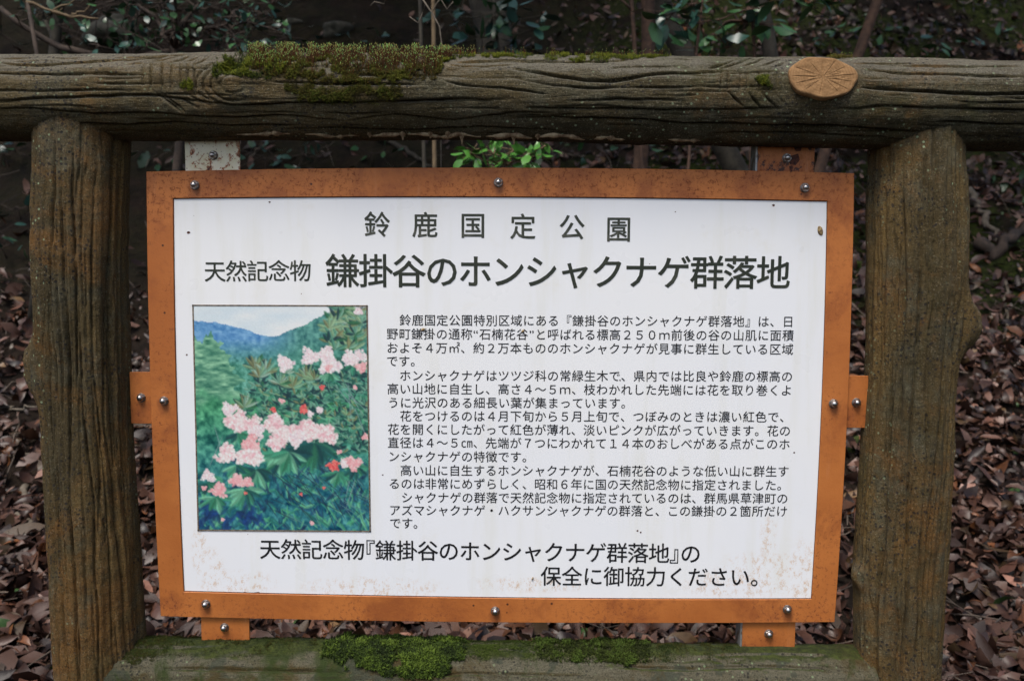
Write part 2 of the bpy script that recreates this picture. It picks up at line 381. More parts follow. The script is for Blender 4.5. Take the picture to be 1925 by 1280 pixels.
def log_mesh(name, mat, horiz, tt, cc, rr, t0, t1, nt, na, grooves, knobs=(), seed=0, nrand=20, round0=0, round1=0, amp=1.0, calm=()):
    u = np.linspace(t0, t1, nt) if nt < 1200 else np.r_[np.linspace(t0, -.95, 70, endpoint=False), np.linspace(-.95, .95, nt - 140), np.linspace(.95, t1, 71)[1:]]; a = np.linspace(-math.pi, math.pi, na, endpoint=False)
    c = np.interp(u, tt, cc); R = np.interp(u, tt, rr)
    if nt > 20:
        k = np.hanning(31); k /= k.sum(); c = np.convolve(np.pad(c, 15, 'edge'), k, 'valid'); R = np.convolve(np.pad(R, 15, 'edge'), k, 'valid')
    R0 = float(np.mean(R)); s = a * R0
    H = np.zeros((nt, na)); U, A = np.meshgrid(u, a, indexing='ij')
    ca, sa = np.cos(A) * R0, np.sin(A) * R0
    H += .0045 * fbm(U * 3.2, ca * 16, sa * 16, seed, 3) + (.0022 if horiz else .0060) * fbm(U * (5 if horiz else 2.2), ca * 45, sa * 45, seed + 5, 3) + .0016 * fbm(U * 60, ca * 90, sa * 90, seed + 9, 3)
    r2 = np.random.default_rng(seed)
    G = list(grooves)
    for k in range(nrand):
        l = r2.uniform(.10, .45); ua = r2.uniform(t0, t1 - l); s0 = r2.uniform(-math.pi, math.pi) * R0
        if horiz and abs(s0) < 1.0 * R0 and nrand < 60: s0 = -abs(s0) - 1.05 * R0 if s0 < 0 else s0 + R0
        n = 6; G.append(([(ua + l * q / (n - 1), s0 + .004 * r2.normal() + .012 * math.sin(q * .9 + k) * .4) for q in range(n)], r2.uniform(.002, .005), r2.uniform(.0012, .002), r2.uniform(.0005, .0025)))
    for g in G:
        carve(H, u, s, g[0], g[1], g[2], g[3])
    for (ku, ka, su, sa_) in calm:       # a smoothed seat for the branch stub
        da = (A - ka + math.pi) % (2 * math.pi) - math.pi
        H *= 1 - np.exp(-(((U - ku) / su) ** 4 + (da * R0 / sa_) ** 4))
    for (ku, ka, su, sa_, h) in knobs:
        da = (A - ka + math.pi) % (2 * math.pi) - math.pi
        q = (abs((U - ku) / su)) ** 2.6 + (abs(da * R0 / sa_)) ** 2.6
        H += h * np.exp(-q) * (1 + .25 * fbm(U * 50, ca * 50, sa * 50, seed + 3, 3))
    prof = np.ones(nt)
    if round1: q = np.clip((u - (t1 - round1)) / round1, 0, 1); prof *= np.clip(1 - q ** 3.0, 0.0004, 1) ** .42
    if round0: q = np.clip(((t0 + round0) - u) / round0, 0, 1); prof *= np.sqrt(np.clip(1 - q ** 2.4, 0.0004, 1))
    r = (R[:, None] + amp * H) * prof[:, None]
    if horiz: V = np.stack([U, -r * np.cos(A), c[:, None] + r * np.sin(A)], -1)
    else: V = np.stack([c[:, None] + r * np.sin(A), -r * np.cos(A) + .0155 * np.clip((U - t1 + .26) / .20, 0, 1), U], -1)
    V = V.reshape(-1, 3); V = np.vstack([V, V[:na].mean(0), V[-na:].mean(0)])
    i = np.arange(nt - 1)[:, None] * na; j = np.arange(na)[None]; j2 = (j + 1) % na
    F = np.stack([i + j, i + j2, i + j2 + na, i + j + na], -1).reshape(-1, 4)
    if not horiz: F = F[:, ::-1]
    F = F[:, ::-1]
    j = np.arange(na); e = (nt - 1) * na; n0 = nt * na
    # end caps as thin quads (degenerate-free: two rim vertices, centre)
    me = mesh(name, V, F.copy(), mat)
    o = bpy.data.objects.new(name, me); finish(o, fence, (0, 0, 0))
    return o, dict(u=u, s=s, c=c, R=R, r=r, R0=R0, a=a)
# --- top rail
tu, tz, tr = rail_fit([(0, 104, 268), (240, 103, 266), (500, 101, 264), (830, 100, 265), (960, 102, 268), (1300, 105, 273), (1640, 110, 279), (1925, 115, 284)])
tu = np.r_[-1.75, tu, 1.75]; tz = np.r_[tz[0] - .004, tz, tz[-1] - .006]; tr = np.r_[tr[0], tr, tr[-1]]
def cyl_hit(px, py, zc, R):
    d = ray(px, py); oy, oz = CAM[1], CAM[2] - zc
    A = d[1] ** 2 + d[2] ** 2; B = 2 * (oy * d[1] + oz * d[2]); K = oy * oy + oz * oz - R * R
    disc = B * B - 4 * A * K
    t_ = (-B - math.sqrt(max(disc, 0))) / (2 * A); p = CAM + d * t_
    return p
def on_rail(px, py, tu=tu, tz=tz, tr=tr):
    x = at(px, py)[0]
    for _ in range(3):
        zc, R = np.interp(x, tu, tz), np.interp(x, tu, tr); p = cyl_hit(px, py, zc, R); x = p[0]
    return p, (p[0], math.atan2(p[2] - zc, -p[1]) * float(np.mean(tr)))
RG = []
def G(pts, D=.0055, w=.0017, E=.0028): RG.append(([on_rail(*p)[1] for p in pts], D * 1.1, w * .68 if E else w * .8, E * .9))
G([(0, 189), (100, 184), (200, 181), (280, 178), (350, 188), (430, 198), (500, 198), (575, 193), (700, 192), (800, 189), (875, 186), (930, 192)], .007, .002, .004)
G([(-40, 136), (0, 137), (100, 140), (200, 139), (262, 142)], .006)
G([(0, 119), (80, 122), (160, 116), (250, 112), (320, 106)], .005)
G([(-60, 168), (0, 170), (60, 172), (180, 168), (270, 171)], .004)
G([(-20, 206), (60, 204), (150, 212), (200, 215), (300, 212), (360, 220), (450, 222), (550, 220), (650, 228)], .006)
G([(120, 232), (240, 236), (330, 230), (430, 238), (560, 236)], .006)
G([(500, 153), (600, 157), (725, 158), (800, 160)], .006)
G([(825, 150), (875, 162), (960, 168), (1040, 178)], .005)
G([(650, 228), (750, 215), (850, 228), (960, 212), (1050, 214)], .005)
G([(520, 243), (640, 240), (760, 246), (900, 240), (1060, 246)], .006)
G([(960, 129), (1010, 135), (1085, 150), (1160, 153), (1200, 145), (1240, 138), (1310, 139), (1360, 135)], .007, .002, .0045)
G([(960, 145), (1035, 160), (1110, 165), (1310, 164), (1460, 163)], .005)
G([(985, 203), (1110, 205), (1260, 207), (1400, 205), (1480, 203)], .006, .0017, .003)
G([(960, 223), (1110, 223), (1210, 226), (1285, 233), (1360, 232), (1435, 236), (1560, 236), (1685, 246), (1725, 246)], .0075, .0021, .004)
G([(1330, 252), (1450, 250), (1560, 254), (1680, 258)], .006)
G([(1610, 165), (1687, 168), (1762, 173), (1925, 177), (2000, 178)], .0075, .002, .0045)
G([(1490, 211), (1560, 203), (1610, 205), (1660, 200), (1760, 203), (1925, 208), (2000, 210)], .0065, .0018, .004)
G([(1620, 131), (1710, 138), (1810, 140), (1925, 145)], .0045)
G([(1780, 190), (1850, 194), (1990, 192)], .004); G([(1760, 228), (1850, 234), (2000, 238)], .006)
G([(1640, 120), (1760, 124), (1925, 126)], .003)
G([(850, 118), (960, 112), (1080, 116), (1200, 112)], .004); G([(1060, 190), (1180, 186), (1300, 190)], .003)
for x in (270, 284, 305, 323, 341, 354, 366): G([(x, 117), (x + random.uniform(-1, 1), 145), (x + random.uniform(-2, 2), 174)], .0072, .0016, 0)
for a_, b_ in (((285, 168), (345, 213)), ((297, 170), (352, 213)), ((330, 180), (378, 206)), ((345, 175), (398, 200)), ((362, 170), (410, 196)),
               ((270, 118), (325, 103)), ((285, 118), (350, 104)), ((323, 120), (362, 106)), ((345, 120), (378, 107)), ((362, 125), (395, 108))): G([a_, ((a_[0] + b_[0]) / 2, (a_[1] + b_[1]) / 2 + 1), b_], .0068, .0016, 0)
for x in (1356, 1368, 1391, 1404, 1426, 1446, 1461): G([(x, 128), (x + random.uniform(-1, 1), 155), (x + random.uniform(-2, 2), 183)], .0068, .0016, 0)
for a_, b_ in (((1361, 165), (1401, 205)), ((1404, 173), (1436, 210)), ((1426, 170), (1468, 210)), ((1449, 168), (1486, 207)),
               ((1330, 132), (1400, 108)), ((1356, 130), (1425, 107)), ((1391, 128), (1450, 107)), ((1426, 128), (1475, 110)), ((1446, 132), (1484, 116))): G([a_, ((a_[0] + b_[0]) / 2, (a_[1] + b_[1]) / 2 + 1), b_], .0066, .0016, 0)
# knot rings on the left, swirl lines round the cut branch on the right
for rx, ry, a0, a1 in ((28, 17, 0, 360), (45, 30, 60, 290), (60, 38, 100, 260), (74, 46, 110, 240)):
    G([(440 + rx * math.cos(math.radians(q)), 160 - ry * math.sin(math.radians(q))) for q in np.linspace(a0, a1, 12)], .0038, .0019, 0)
for rx, ry, a0, a1 in ((74, 52, 160, 215), (86, 62, 165, 200), (72, 54, 300, 380)):
    G([(1542 + rx * math.cos(math.radians(q)), 150 - ry * math.sin(math.radians(q))) for q in np.linspace(a0, a1, 8)], .0038, .0017, 0)
r5 = np.random.default_rng(44)
for k in range(110):
    x_0 = r5.uniform(-60, 1900); y_0 = r5.uniform(108, 262); l_0 = r5.uniform(40, 190); G([(x_0, y_0), (x_0 + l_0 * .5, y_0 + r5.uniform(-3, 3)), (x_0 + l_0, y_0 + r5.uniform(-4, 4))], r5.uniform(.0012, .003), .0016, r5.uniform(.0002, .0012))
R0r = float(np.mean(tr))
kn = on_rail(440, 160)[1]; kn2 = on_rail(433, 130)[1]; kc = on_rail(1542, 165)[1]
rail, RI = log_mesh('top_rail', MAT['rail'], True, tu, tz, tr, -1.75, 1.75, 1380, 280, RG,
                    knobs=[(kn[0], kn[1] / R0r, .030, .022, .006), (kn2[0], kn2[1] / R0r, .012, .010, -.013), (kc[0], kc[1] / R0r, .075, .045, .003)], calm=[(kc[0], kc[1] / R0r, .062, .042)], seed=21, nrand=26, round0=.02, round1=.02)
# --- bottom rail
bu, bz, br = rail_fit([(100, 1196, None), (600, 1199, None), (1000, 1206, None), (1500, 1210, None), (1700, 1210, None)], .068)
BG = []
def on_low(px, py): return on_rail(px, py, bu, bz, br)
for pts, D in (([(300, 1256), (420, 1258), (560, 1260), (640, 1262)], .006), ([(1160, 1252), (1300, 1256), (1440, 1250), (1560, 1256)], .005),
               ([(700, 1268), (900, 1266), (1100, 1270)], .005), ([(1340, 1232), (1450, 1228), (1560, 1232)], .0035), ([(240, 1216), (330, 1218), (420, 1214)], .003),
               ([(900, 1222), (1000, 1220), (1090, 1226)], .003)):
    BG.append(([on_low(*p)[1] for p in pts], D, .0017, .002))
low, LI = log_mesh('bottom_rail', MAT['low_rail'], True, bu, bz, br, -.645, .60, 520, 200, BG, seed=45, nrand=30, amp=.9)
# --- posts
pz, pxx, pr_ = post_fit([(265, 53, 239), (380, 54, 238), (560, 62, 241), (800, 78, 247), (1000, 87, 261), (1190, 96, 270), (1280, 104, 276)][::-1])
POSTS = []
def vgrooves(seed, Rm, zlo, zhi, xs):
    r2 = np.random.default_rng(seed); out = []
    for s0, za, zb, D in xs:
        n = 9; out.append(([(za + (zb - za) * q / (n - 1), s0 * Rm + .004 * math.sin(q * .8 + seed + s0 * 5) + .0015 * r2.normal()) for q in range(n)], D * 1.15, .0018, .0032))
    for k in range(120):
        s0 = r2.uniform(-1.45, 1.45); za = r2.uniform(.25, 1.15); l = r2.uniform(.05, .30)
        out.append(([(za, s0 * Rm), (za + l * .5, s0 * Rm + r2.uniform(-.002, .002)), (za + l, s0 * Rm + r2.uniform(-.004, .004))], r2.uniform(.0015, .0040), .0016, r2.uniform(.0003, .0018)))
    return out
zt = float(np.interp(-.62, tu, tz)) + .02
lg = vgrooves(3, .075, .2, 1.3, [(-.95, .4, 1.1, .005), (-.55, .62, 1.22, .006), (-.30, .25, 1.05, .006), (-.12, .75, 1.24, .006), (.10, .35, 1.2, .007), (.32, .8, 1.22, .005), (.45, .3, .95, .006), (.72, .3, 1.2, .005), (1.0, .3, 1.1, .005), (1.25, .5, 1.2, .004), (-.72, .3, .75, .004), (.02, .3, .62, .005), (.88, .55, .98, .004)])
zk = at(70, 690, 0)[2]
for dz in (.058, .069, .080, .091, .102): lg.append(([(zk + dz, -1.75 * .075), (zk + dz + .003, -1.45 * .075), (zk + dz - .002, -1.1 * .075)], .004, .0016, 0))
z_ = np.r_[-.2, pz, 1.4]; x_ = np.r_[pxx[0] + .0, pxx, pxx[-1]]; r__ = np.r_[pr_[0] * 1.02, pr_, pr_[-1]] + .0020
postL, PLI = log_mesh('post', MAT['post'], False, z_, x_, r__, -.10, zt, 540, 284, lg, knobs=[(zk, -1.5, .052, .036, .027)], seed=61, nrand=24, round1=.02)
pz2, px2, pr2 = post_fit([(300, 1645, 1818), (380, 1635, 1821), (560, 1629, 1815), (700, 1628, 1799), (900, 1616, 1790), (1100, 1603, 1776), (1200, 1603, 1771), (1280, 1604, 1767)][::-1])
zt2 = float(np.interp(.62, tu, tz)) + .02; zk2 = at(1815, 610, 0)[2]
rg = vgrooves(8, .073, .2, 1.3, [(-1.1, .4, 1.15, .005), (-.8, .3, .9, .006), (-.62, .6, 1.2, .005), (-.3, .3, 1.1, .006), (-.05, .7, 1.2, .005), (.2, .25, 1.0, .006), (.5, .35, 1.22, .007), (.74, .5, 1.2, .004), (1.0, .3, .8, .005), (-.45, .3, .7, .004)])
for dz in (.045, .056, .067, .078): rg.append(([(zk2 + dz, 1.1 * .073), (zk2 + dz + .003, 1.4 * .073), (zk2 + dz - .002, 1.75 * .073)], .004, .0016, 0))
zk3 = at(1590, 1080, 0)[2]
z_ = np.r_[-.2, pz2, 1.4]; x_ = np.r_[px2[0], px2, px2[-1]]; r__ = np.r_[pr2[0] * 1.02, pr2, pr2[-1]] + .0025
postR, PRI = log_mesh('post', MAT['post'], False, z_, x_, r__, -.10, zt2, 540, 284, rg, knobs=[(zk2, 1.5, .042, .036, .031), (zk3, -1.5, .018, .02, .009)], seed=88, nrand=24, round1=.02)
# --- sawn branch end standing proud of the rail
c0 = on_rail(1543, 150)[0]; zc = np.interp(c0[0], tu, tz)
nrm = np.array([0.002, c0[1], (c0[2] - zc) * .75]); nrm /= np.linalg.norm(nrm)
ex = np.cross(nrm, [0, 0, 1.]); ex = -ex / np.linalg.norm(ex); ez = np.cross(ex, nrm); ez = ez / np.linalg.norm(ez)
if ez[2] < 0: ez = -ez
if ex[0] < 0: ex = -ex
V = []; F = []; NA = 360; NR = 18
cen = c0 + nrm * .0085
spokes = [(8, .92), (38, .8), (62, .85), (90, .75), (118, .7), (150, .85), (178, .92), (202, .85), (232, .8), (262, .85), (300, .8), (322, .9), (345, .85), (20, .55)]
V.append(cen)
for i in range(1, NR + 1):
    for k in range(NA):
        w = 2 * math.pi * k / NA; q = i / NR
        rx = .0500 * (1 + .03 * math.sin(3 * w + 1) + .015 * math.sin(5 * w) + .006 * math.sin(9 * w + 2)); rz = .0320 * (1 + .04 * math.sin(2 * w + 2.4) + .03 * math.sin(7 * w))
        dep = -.0015 * (q > .97)
        for sa, sl in spokes:
            dw = abs((math.degrees(w) - sa + 180) % 360 - 180)
            if .24 < q < sl and dw < math.degrees(.0006 / (q * .05)) + .2: dep -= .0008
        dep += .0006 * float(vnoise(q * 9, w * 5, 0, 4))
        V.append(cen + ex * rx * q * math.cos(w) + ez * rz * q * math.sin(w) + nrm * dep)
for q, dd in ((1.0, -.004), (.97, -.014), (.90, -.045)):
    for k in range(NA):
        w = 2 * math.pi * k / NA; rx = .0500 * (1 + .03 * math.sin(3 * w + 1) + .015 * math.sin(5 * w) + .006 * math.sin(9 * w + 2)) * q; rz = .0320 * (1 + .04 * math.sin(2 * w + 2.4) + .03 * math.sin(7 * w)) * q
        V.append(cen + ex * rx * math.cos(w) + ez * rz * math.sin(w) + nrm * (dd + .001 * math.sin(9 * w)))
for k in range(NA): F.append((0, 1 + k, 1 + (k + 1) % NA))
for i in range(NR + 2):
    for k in range(NA):
        a = 1 + i * NA; F.append((a + k, a + NA + k, a + NA + (k + 1) % NA, a + (k + 1) % NA))
obj('cut_branch', V, F, MAT['cut'], fence, origin=cen, label='tan sawn branch end with radial cracks')
# --- pale lime crust and drips under the top rail
t = NT('lime_deposit'); co = t.co('Object')
MAT['lime'] = t.set(color=t.mix(t.ramp(t.noise(co, 60, 5, .7), .4, .65), (.42, .33, .20), (.13, .075, .035)), rough=.7, normal=t.bump(t.noise(co, 120, 5, .7), .002))
mb = MB()
def under(px): 
    x = at(px, 265)[0]; return x, np.interp(x, tu, tz), np.interp(x, tu, tr)
for a, b in ((455, 560), (565, 680), (700, 760), (770, 905), (915, 1000), (1010, 1100), (1110, 1180), (1230, 1320)):
    pts = []; rad = []
    n = 14
    for k in range(n):
        px = a + (b - a) * k / (n - 1); x, z, r = under(px); w = -(math.pi / 2 - .34 - .10 * float(vnoise(px * .03, 2, 0, 3)))
        pts.append((x, -(r - .001) * math.cos(w), z + (r - .001) * math.sin(w))); rad.append(.0035 * math.sin(math.pi * (k + .3) / (n - .4)) * (1 + .7 * float(vnoise(px * .11, 5, 0, 2))) + .0008)
    mb = MB(); mb.tube(pts, rad, 7); obj('lime_crust', mb.v, mb.f, MAT['lime'], fence)
for px, L in ((761, .009), (812, .006), (870, .014), (966, .013), (845, .005), (700, .005), (1010, .005)):
    x, z, r = under(px); w = -(math.pi / 2 - .36); p = np.array((x, -(r - .002) * math.cos(w), z + (r - .001) * math.sin(w)))
    mb = MB(); mb.tube([p + (0, 0, .004), p, p + (0, 0, -L * .4), p + (.0004, 0, -L * .75), p + (0, 0, -L)], [.007, .0045, .0022, .0015, .0007], 9)
    obj('lime_drip', mb.v, mb.f, MAT['lime'], fence)

# ------------------------------------------------------------------ information board
board = thing('information_board', at(935, 1165) * [1, 1, 1], 'white board with Japanese lettering and flower picture in an orange steel frame', 'sign')
def edge(p, q, bow, n=24):
    """points of a slightly bowed sheet edge"""
    p = np.array(p, float); q = np.array(q, float); d = q - p; nn = np.array([d[1], -d[0]]); nn /= np.linalg.norm(nn)
    return [p + d * t_ + nn * bow * 4 * t_ * (1 - t_) for t_ in np.linspace(0, 1, n, endpoint=False)]
outer = [(275, 323), (1606, 326), (1569, 1169), (302, 1158)]; inner = [(325, 373), (1556, 378), (1526, 1126), (345, 1112)]
ob = [9, 7, 6, 5.5]; ib = [5.5, 5, 5, 4]
N_ = 24
def ring(cs, bows, shrink=0.0, Y=0.0):
    out = []
    for i in range(4): out += edge(cs[i], cs[(i + 1) % 4], bows[i], N_)
    out = np.array(out); P = at(out[:, 0], out[:, 1], 0.0); c = P.mean(0)
    # inset in metres
    if shrink:
        nxt = np.roll(P, -1, 0); prv = np.roll(P, 1, 0)
        for i in range(len(P)):
            e1 = P[i] - prv[i]; e2 = nxt[i] - P[i]; e1 /= np.linalg.norm(e1); e2 /= np.linalg.norm(e2)
            n1 = np.array([-e1[2], 0, e1[0]]) * -1; n2 = np.array([-e2[2], 0, e2[0]]) * -1
            b = n1 + n2; b /= np.linalg.norm(b) * max(.5, np.dot(b / np.linalg.norm(b), n1)); P[i] = P[i] + b * (-1 if False else 1) * shrink
    P[:, 1] = Y
    return P
O1, O2 = ring(outer, ob), ring(inner, ib)
FT = .0025                                                     # frame stands proud of the panel
def inset(P, d):
    c = P.mean(0); S = np.sign(P - c)
    Q = P.copy(); Q[:, 0] -= d * S[:, 0] * (abs(P[:, 0] - c[0]) > .45); Q[:, 2] -= d * S[:, 2] * (abs(P[:, 2] - c[2]) > .28)
    return Q
BO = np.array([0, 0, ZS])
K = 4 * N_
lay = [(O1, .004), (inset(O1, .0), .0006), (inset(O1, .0006), 0), (inset(O2, -.0006), 0), (O2, .0006), (O2, .004)]
V = []
for Pq, y in lay:
    Q = Pq.copy(); Q[:, 1] = y; V += list(Q)
# the frame: four strips in one sheet, the top strip more rusted
def strip(sides, mat, name, **kw):
    idx = []
    for s_ in sides: idx += [(s_ * N_ + k) % K for k in range(N_ + 1)]
    VV = []; FF = []
    n = len(idx)
    for Pq, y in lay:
        Q = Pq.copy(); Q[:, 1] = y; VV += [Q[i] for i in idx]
    for l in range(len(lay) - 1):
        for k in range(n - 1): FF.append((l * n + k, (l + 1) * n + k, (l + 1) * n + k + 1, l * n + k + 1))
    for k in range(n - 1): FF.append(((len(lay) - 1) * n + k, k, k + 1, (len(lay) - 1) * n + k + 1))
    return obj(name, VV, FF, mat, board, smooth=False, origin=BO, **kw)
strip([0], MAT['frame'], 'frame_strip', label='top strip of the orange frame, mottled with rust')
strip([1], MAT['frame'], 'frame_strip'); strip([2], MAT['frame'], 'frame_strip'); strip([3], MAT['frame'], 'frame_strip')
# dark line of rust where the frame sits on the panel
t = NT('rust_seam'); MAT['seam'] = t.set(color=t.mix(t.ramp(t.noise(t.co(), 60, 5, .8), .4, .6), (.10, .035, .018), (.035, .015, .012)), rough=.9)
for s_ in range(4):
    idx = [(s_ * N_ + k) % K for k in range(N_ + 1)]; I2 = inset(O2, .0008 if s_ in (1, 3) else .0012); VV = []
    for i_ in idx: VV.append((O2[i_][0], .0022, O2[i_][2]))
    for i_ in idx: VV.append((I2[i_][0], .0022, I2[i_][2]))
    obj('rust_seam', VV, [(k, k + N_ + 1, k + N_ + 2, k + 1) for k in range(N_)], MAT['seam'], board, smooth=False)
# white enamel panel
t = NT('white_enamel'); co = t.co('Object'); P = t.sep(co)
pc = t.mix(t.ramp(t.noise(co, 2.2, 4, .6), .35, .65), (.84, .855, .86), (.81, .835, .865))
pc = t.mix(t.ramp(t.noise(t.co('Object', (1, 1, .10)), 24, 5, .65), .50, .72, 0, .30), pc, (.70, .70, .60))
pc = t.mix(t.ramp(t.noise(co, 14, 5, .7), .55, .75, 0, .2), pc, (.70, .66, .52))
def blob(cx, cz, sx, sz):
    a = t.math('POWER', t.math('DIVIDE', t.math('SUBTRACT', P[0], cx), sx), 2.0); b = t.math('POWER', t.math('DIVIDE', t.math('SUBTRACT', P[2], cz), sz), 2.0)
    return t.ramp(t.math('ADD', a, b), 1.0, 0.0)
mask = None
for px, py, sx, sz in ((1510, 1085, .035, .075), (1445, 1010, .018, .045), (1440, 1080, .10, .045), (395, 1075, .030, .050), (375, 1040, .018, .06), (700, 1105, .14, .022), (1000, 1100, .12, .015), (790, 622, .004, .004), (450, 1095, .07, .025), (1380, 1100, .10, .03)):
    q = at(px, py); b = blob(q[0], q[2] - ZS, sx, sz); mask = b if mask is None else t.math('MAXIMUM', mask, b)
rs = t.math('MULTIPLY', t.ramp(t.noise(t.co('Object', (1, 1, .7)), 120, 7, .85), .49, .63), mask)
pc = t.mix(t.math('MULTIPLY', rs, .65), pc, (.56, .31, .10))
spk = t.math('MULTIPLY', t.ramp(t.vor(co, 42), .045, .02), t.math('GREATER_THAN', t.sep(t.vor(co, 42, 'Color'))[0], .86))
pc = t.mix(spk, pc, (.12, .06, .03))
MAT['panel'] = t.set(color=pc, rough=t.ramp(t.noise(co, 8, 4), .3, .7, .25, .4), spec=.5, normal=t.bump(t.noise(co, 3.5, 3), .002, .25))
mb = MB(); n = 14
ringP = inset(O2, -.006); V = []; F = []
# panel as a swept grid between its left and right edges, with a rolled edge
L_ = [ringP[(3 * N_ + k) % K] for k in range(N_ + 1)][::-1]; R_ = [ringP[N_ + k] for k in range(N_ + 1)]
T_ = [ringP[k] for k in range(N_ + 1)]; B_ = [ringP[(2 * N_ + k) % K] for k in range(N_ + 1)][::-1]
nn = N_ + 1
for j in range(nn):
    for i in range(nn):
        u_, v_ = i / N_, j / N_
        p = (1 - v_) * T_[i] + v_ * B_[i] + (1 - u_) * L_[j] + u_ * R_[j] - ((1 - u_) * (1 - v_) * T_[0] + u_ * (1 - v_) * T_[-1] + (1 - u_) * v_ * B_[0] + u_ * v_ * B_[-1])
        V.append((p[0], FT, p[2]))
for j in range(N_):
    for i in range(N_): F.append((j * nn + i, (j + 1) * nn + i, (j + 1) * nn + i + 1, j * nn + i + 1))
b0 = len(V); V += [(p[0], FT + .003, p[2]) for p in V[:b0]]
F += [tuple(i + b0 for i in f[::-1]) for f in F]
rim = [i for i in range(nn)] + [j * nn + nn - 1 for j in range(1, nn)] + [(nn - 1) * nn + i for i in range(nn - 2, -1, -1)] + [j * nn for j in range(nn - 2, 0, -1)]
for a, b in zip(rim, rim[1:] + rim[:1]): F.append((a, b, b + b0, a + b0))
panel = obj('panel', V, F, MAT['panel'], board, smooth=False, origin=BO)
# chips of rust creeping over the panel edge, specks and a dead insect
t = NT('dark_rust'); MAT['chip'] = t.set(color=t.mix(t.ramp(t.noise(t.co(), 200, 4), .4, .6), (.03, .012, .010), (.10, .03, .015)), rough=.85)
def flake(pxs, name, mat, parent, Y, th=.0006, **kw):
    P = [at(*p, 0) for p in pxs]; n = len(P); V = [(p[0], Y - th, p[2]) for p in P] + [(p[0], Y + .0002, p[2]) for p in P]
    return obj(name, V, [tuple(range(n))[::-1]] + [(i, (i + 1) % n, n + (i + 1) % n, n + i) for i in range(n)], mat, parent, smooth=False, **kw)
flake([(452, 1117), (458, 1113), (470, 1115), (485, 1113), (496, 1118), (486, 1119), (470, 1121)], 'rust_chip', MAT['chip'], board, FT)
flake([(908, 1129), (918, 1126), (930, 1128), (945, 1126), (952, 1130), (930, 1132)], 'rust_chip', MAT['chip'], board, FT)
for px, py, s_ in ((353, 437, 2.5), (1455, 386, 2.2), (506, 380, 1.6), (350, 667, 1.5), (1166, 715, 1.3), (719, 893, 1.2), (1199, 998, 1.6), (1205, 1001, 1.5), (1494, 851, 1.4), (1270, 398, 1)):
    flake([(px + s_ * 1.2 * math.cos(w) * (1 + .3 * math.sin(3 * w + px)), py + s_ * math.sin(w)) for w in np.linspace(0, 2 * math.pi, 8)[:-1]], 'grime_speck', MAT['chip'], panel, FT, .0004)
t = NT('dry_scale'); MAT['scale'] = t.set(color=t.mix(t.ramp(t.noise(t.co(), 300, 3), .4, .6), (.38, .27, .12), (.14, .09, .04)), rough=.7)
def lump(px, py, rx, rz, ang, name, mat, label, cat, Y=FT):
    c = at(px, py, 0); V = []; F = []; n = 12
    for i in range(5):
        q = [0, .5, .8, .97, 1.0][i]; h = [.0028, .0024, .0017, .0007, 0][i]
        for k in range(n):
            w = 2 * math.pi * k / n; x = rx * q * math.cos(w) * (1 + .15 * math.sin(2 * w)); z = rz * q * math.sin(w)
            V.append((c[0] + x * math.cos(ang) - z * math.sin(ang), Y - h, c[2] + x * math.sin(ang) + z * math.cos(ang)))
    for i in range(4):
        for k in range(n): F.append((i * n + k, (i + 1) * n + k, (i + 1) * n + (k + 1) % n, i * n + (k + 1) % n))
    return obj(name, V, F, mat, None, label=label, cat=cat, group='insect cases on the panel')
lump(1543, 434, .0042, .0078, .35, 'insect_case', MAT['scale'], 'small tan insect case stuck beside the right edge of the white panel', 'insect case')
lump(795, 620, .0032, .0026, .2, 'insect_case', MAT['scale'], 'tiny tan speck of cocoon stuck on the second text line, left', 'insect case')
lump(983, 623, .0026, .0022, .2, 'insect_case', MAT['scale'], 'tiny tan speck of cocoon stuck above the second text line', 'insect case')
lump(1001, 1088, .0010, .0030, -.4, 'insect_case', MAT['scale'], 'thin brown husk stuck left of the last line of lettering', 'insect case')

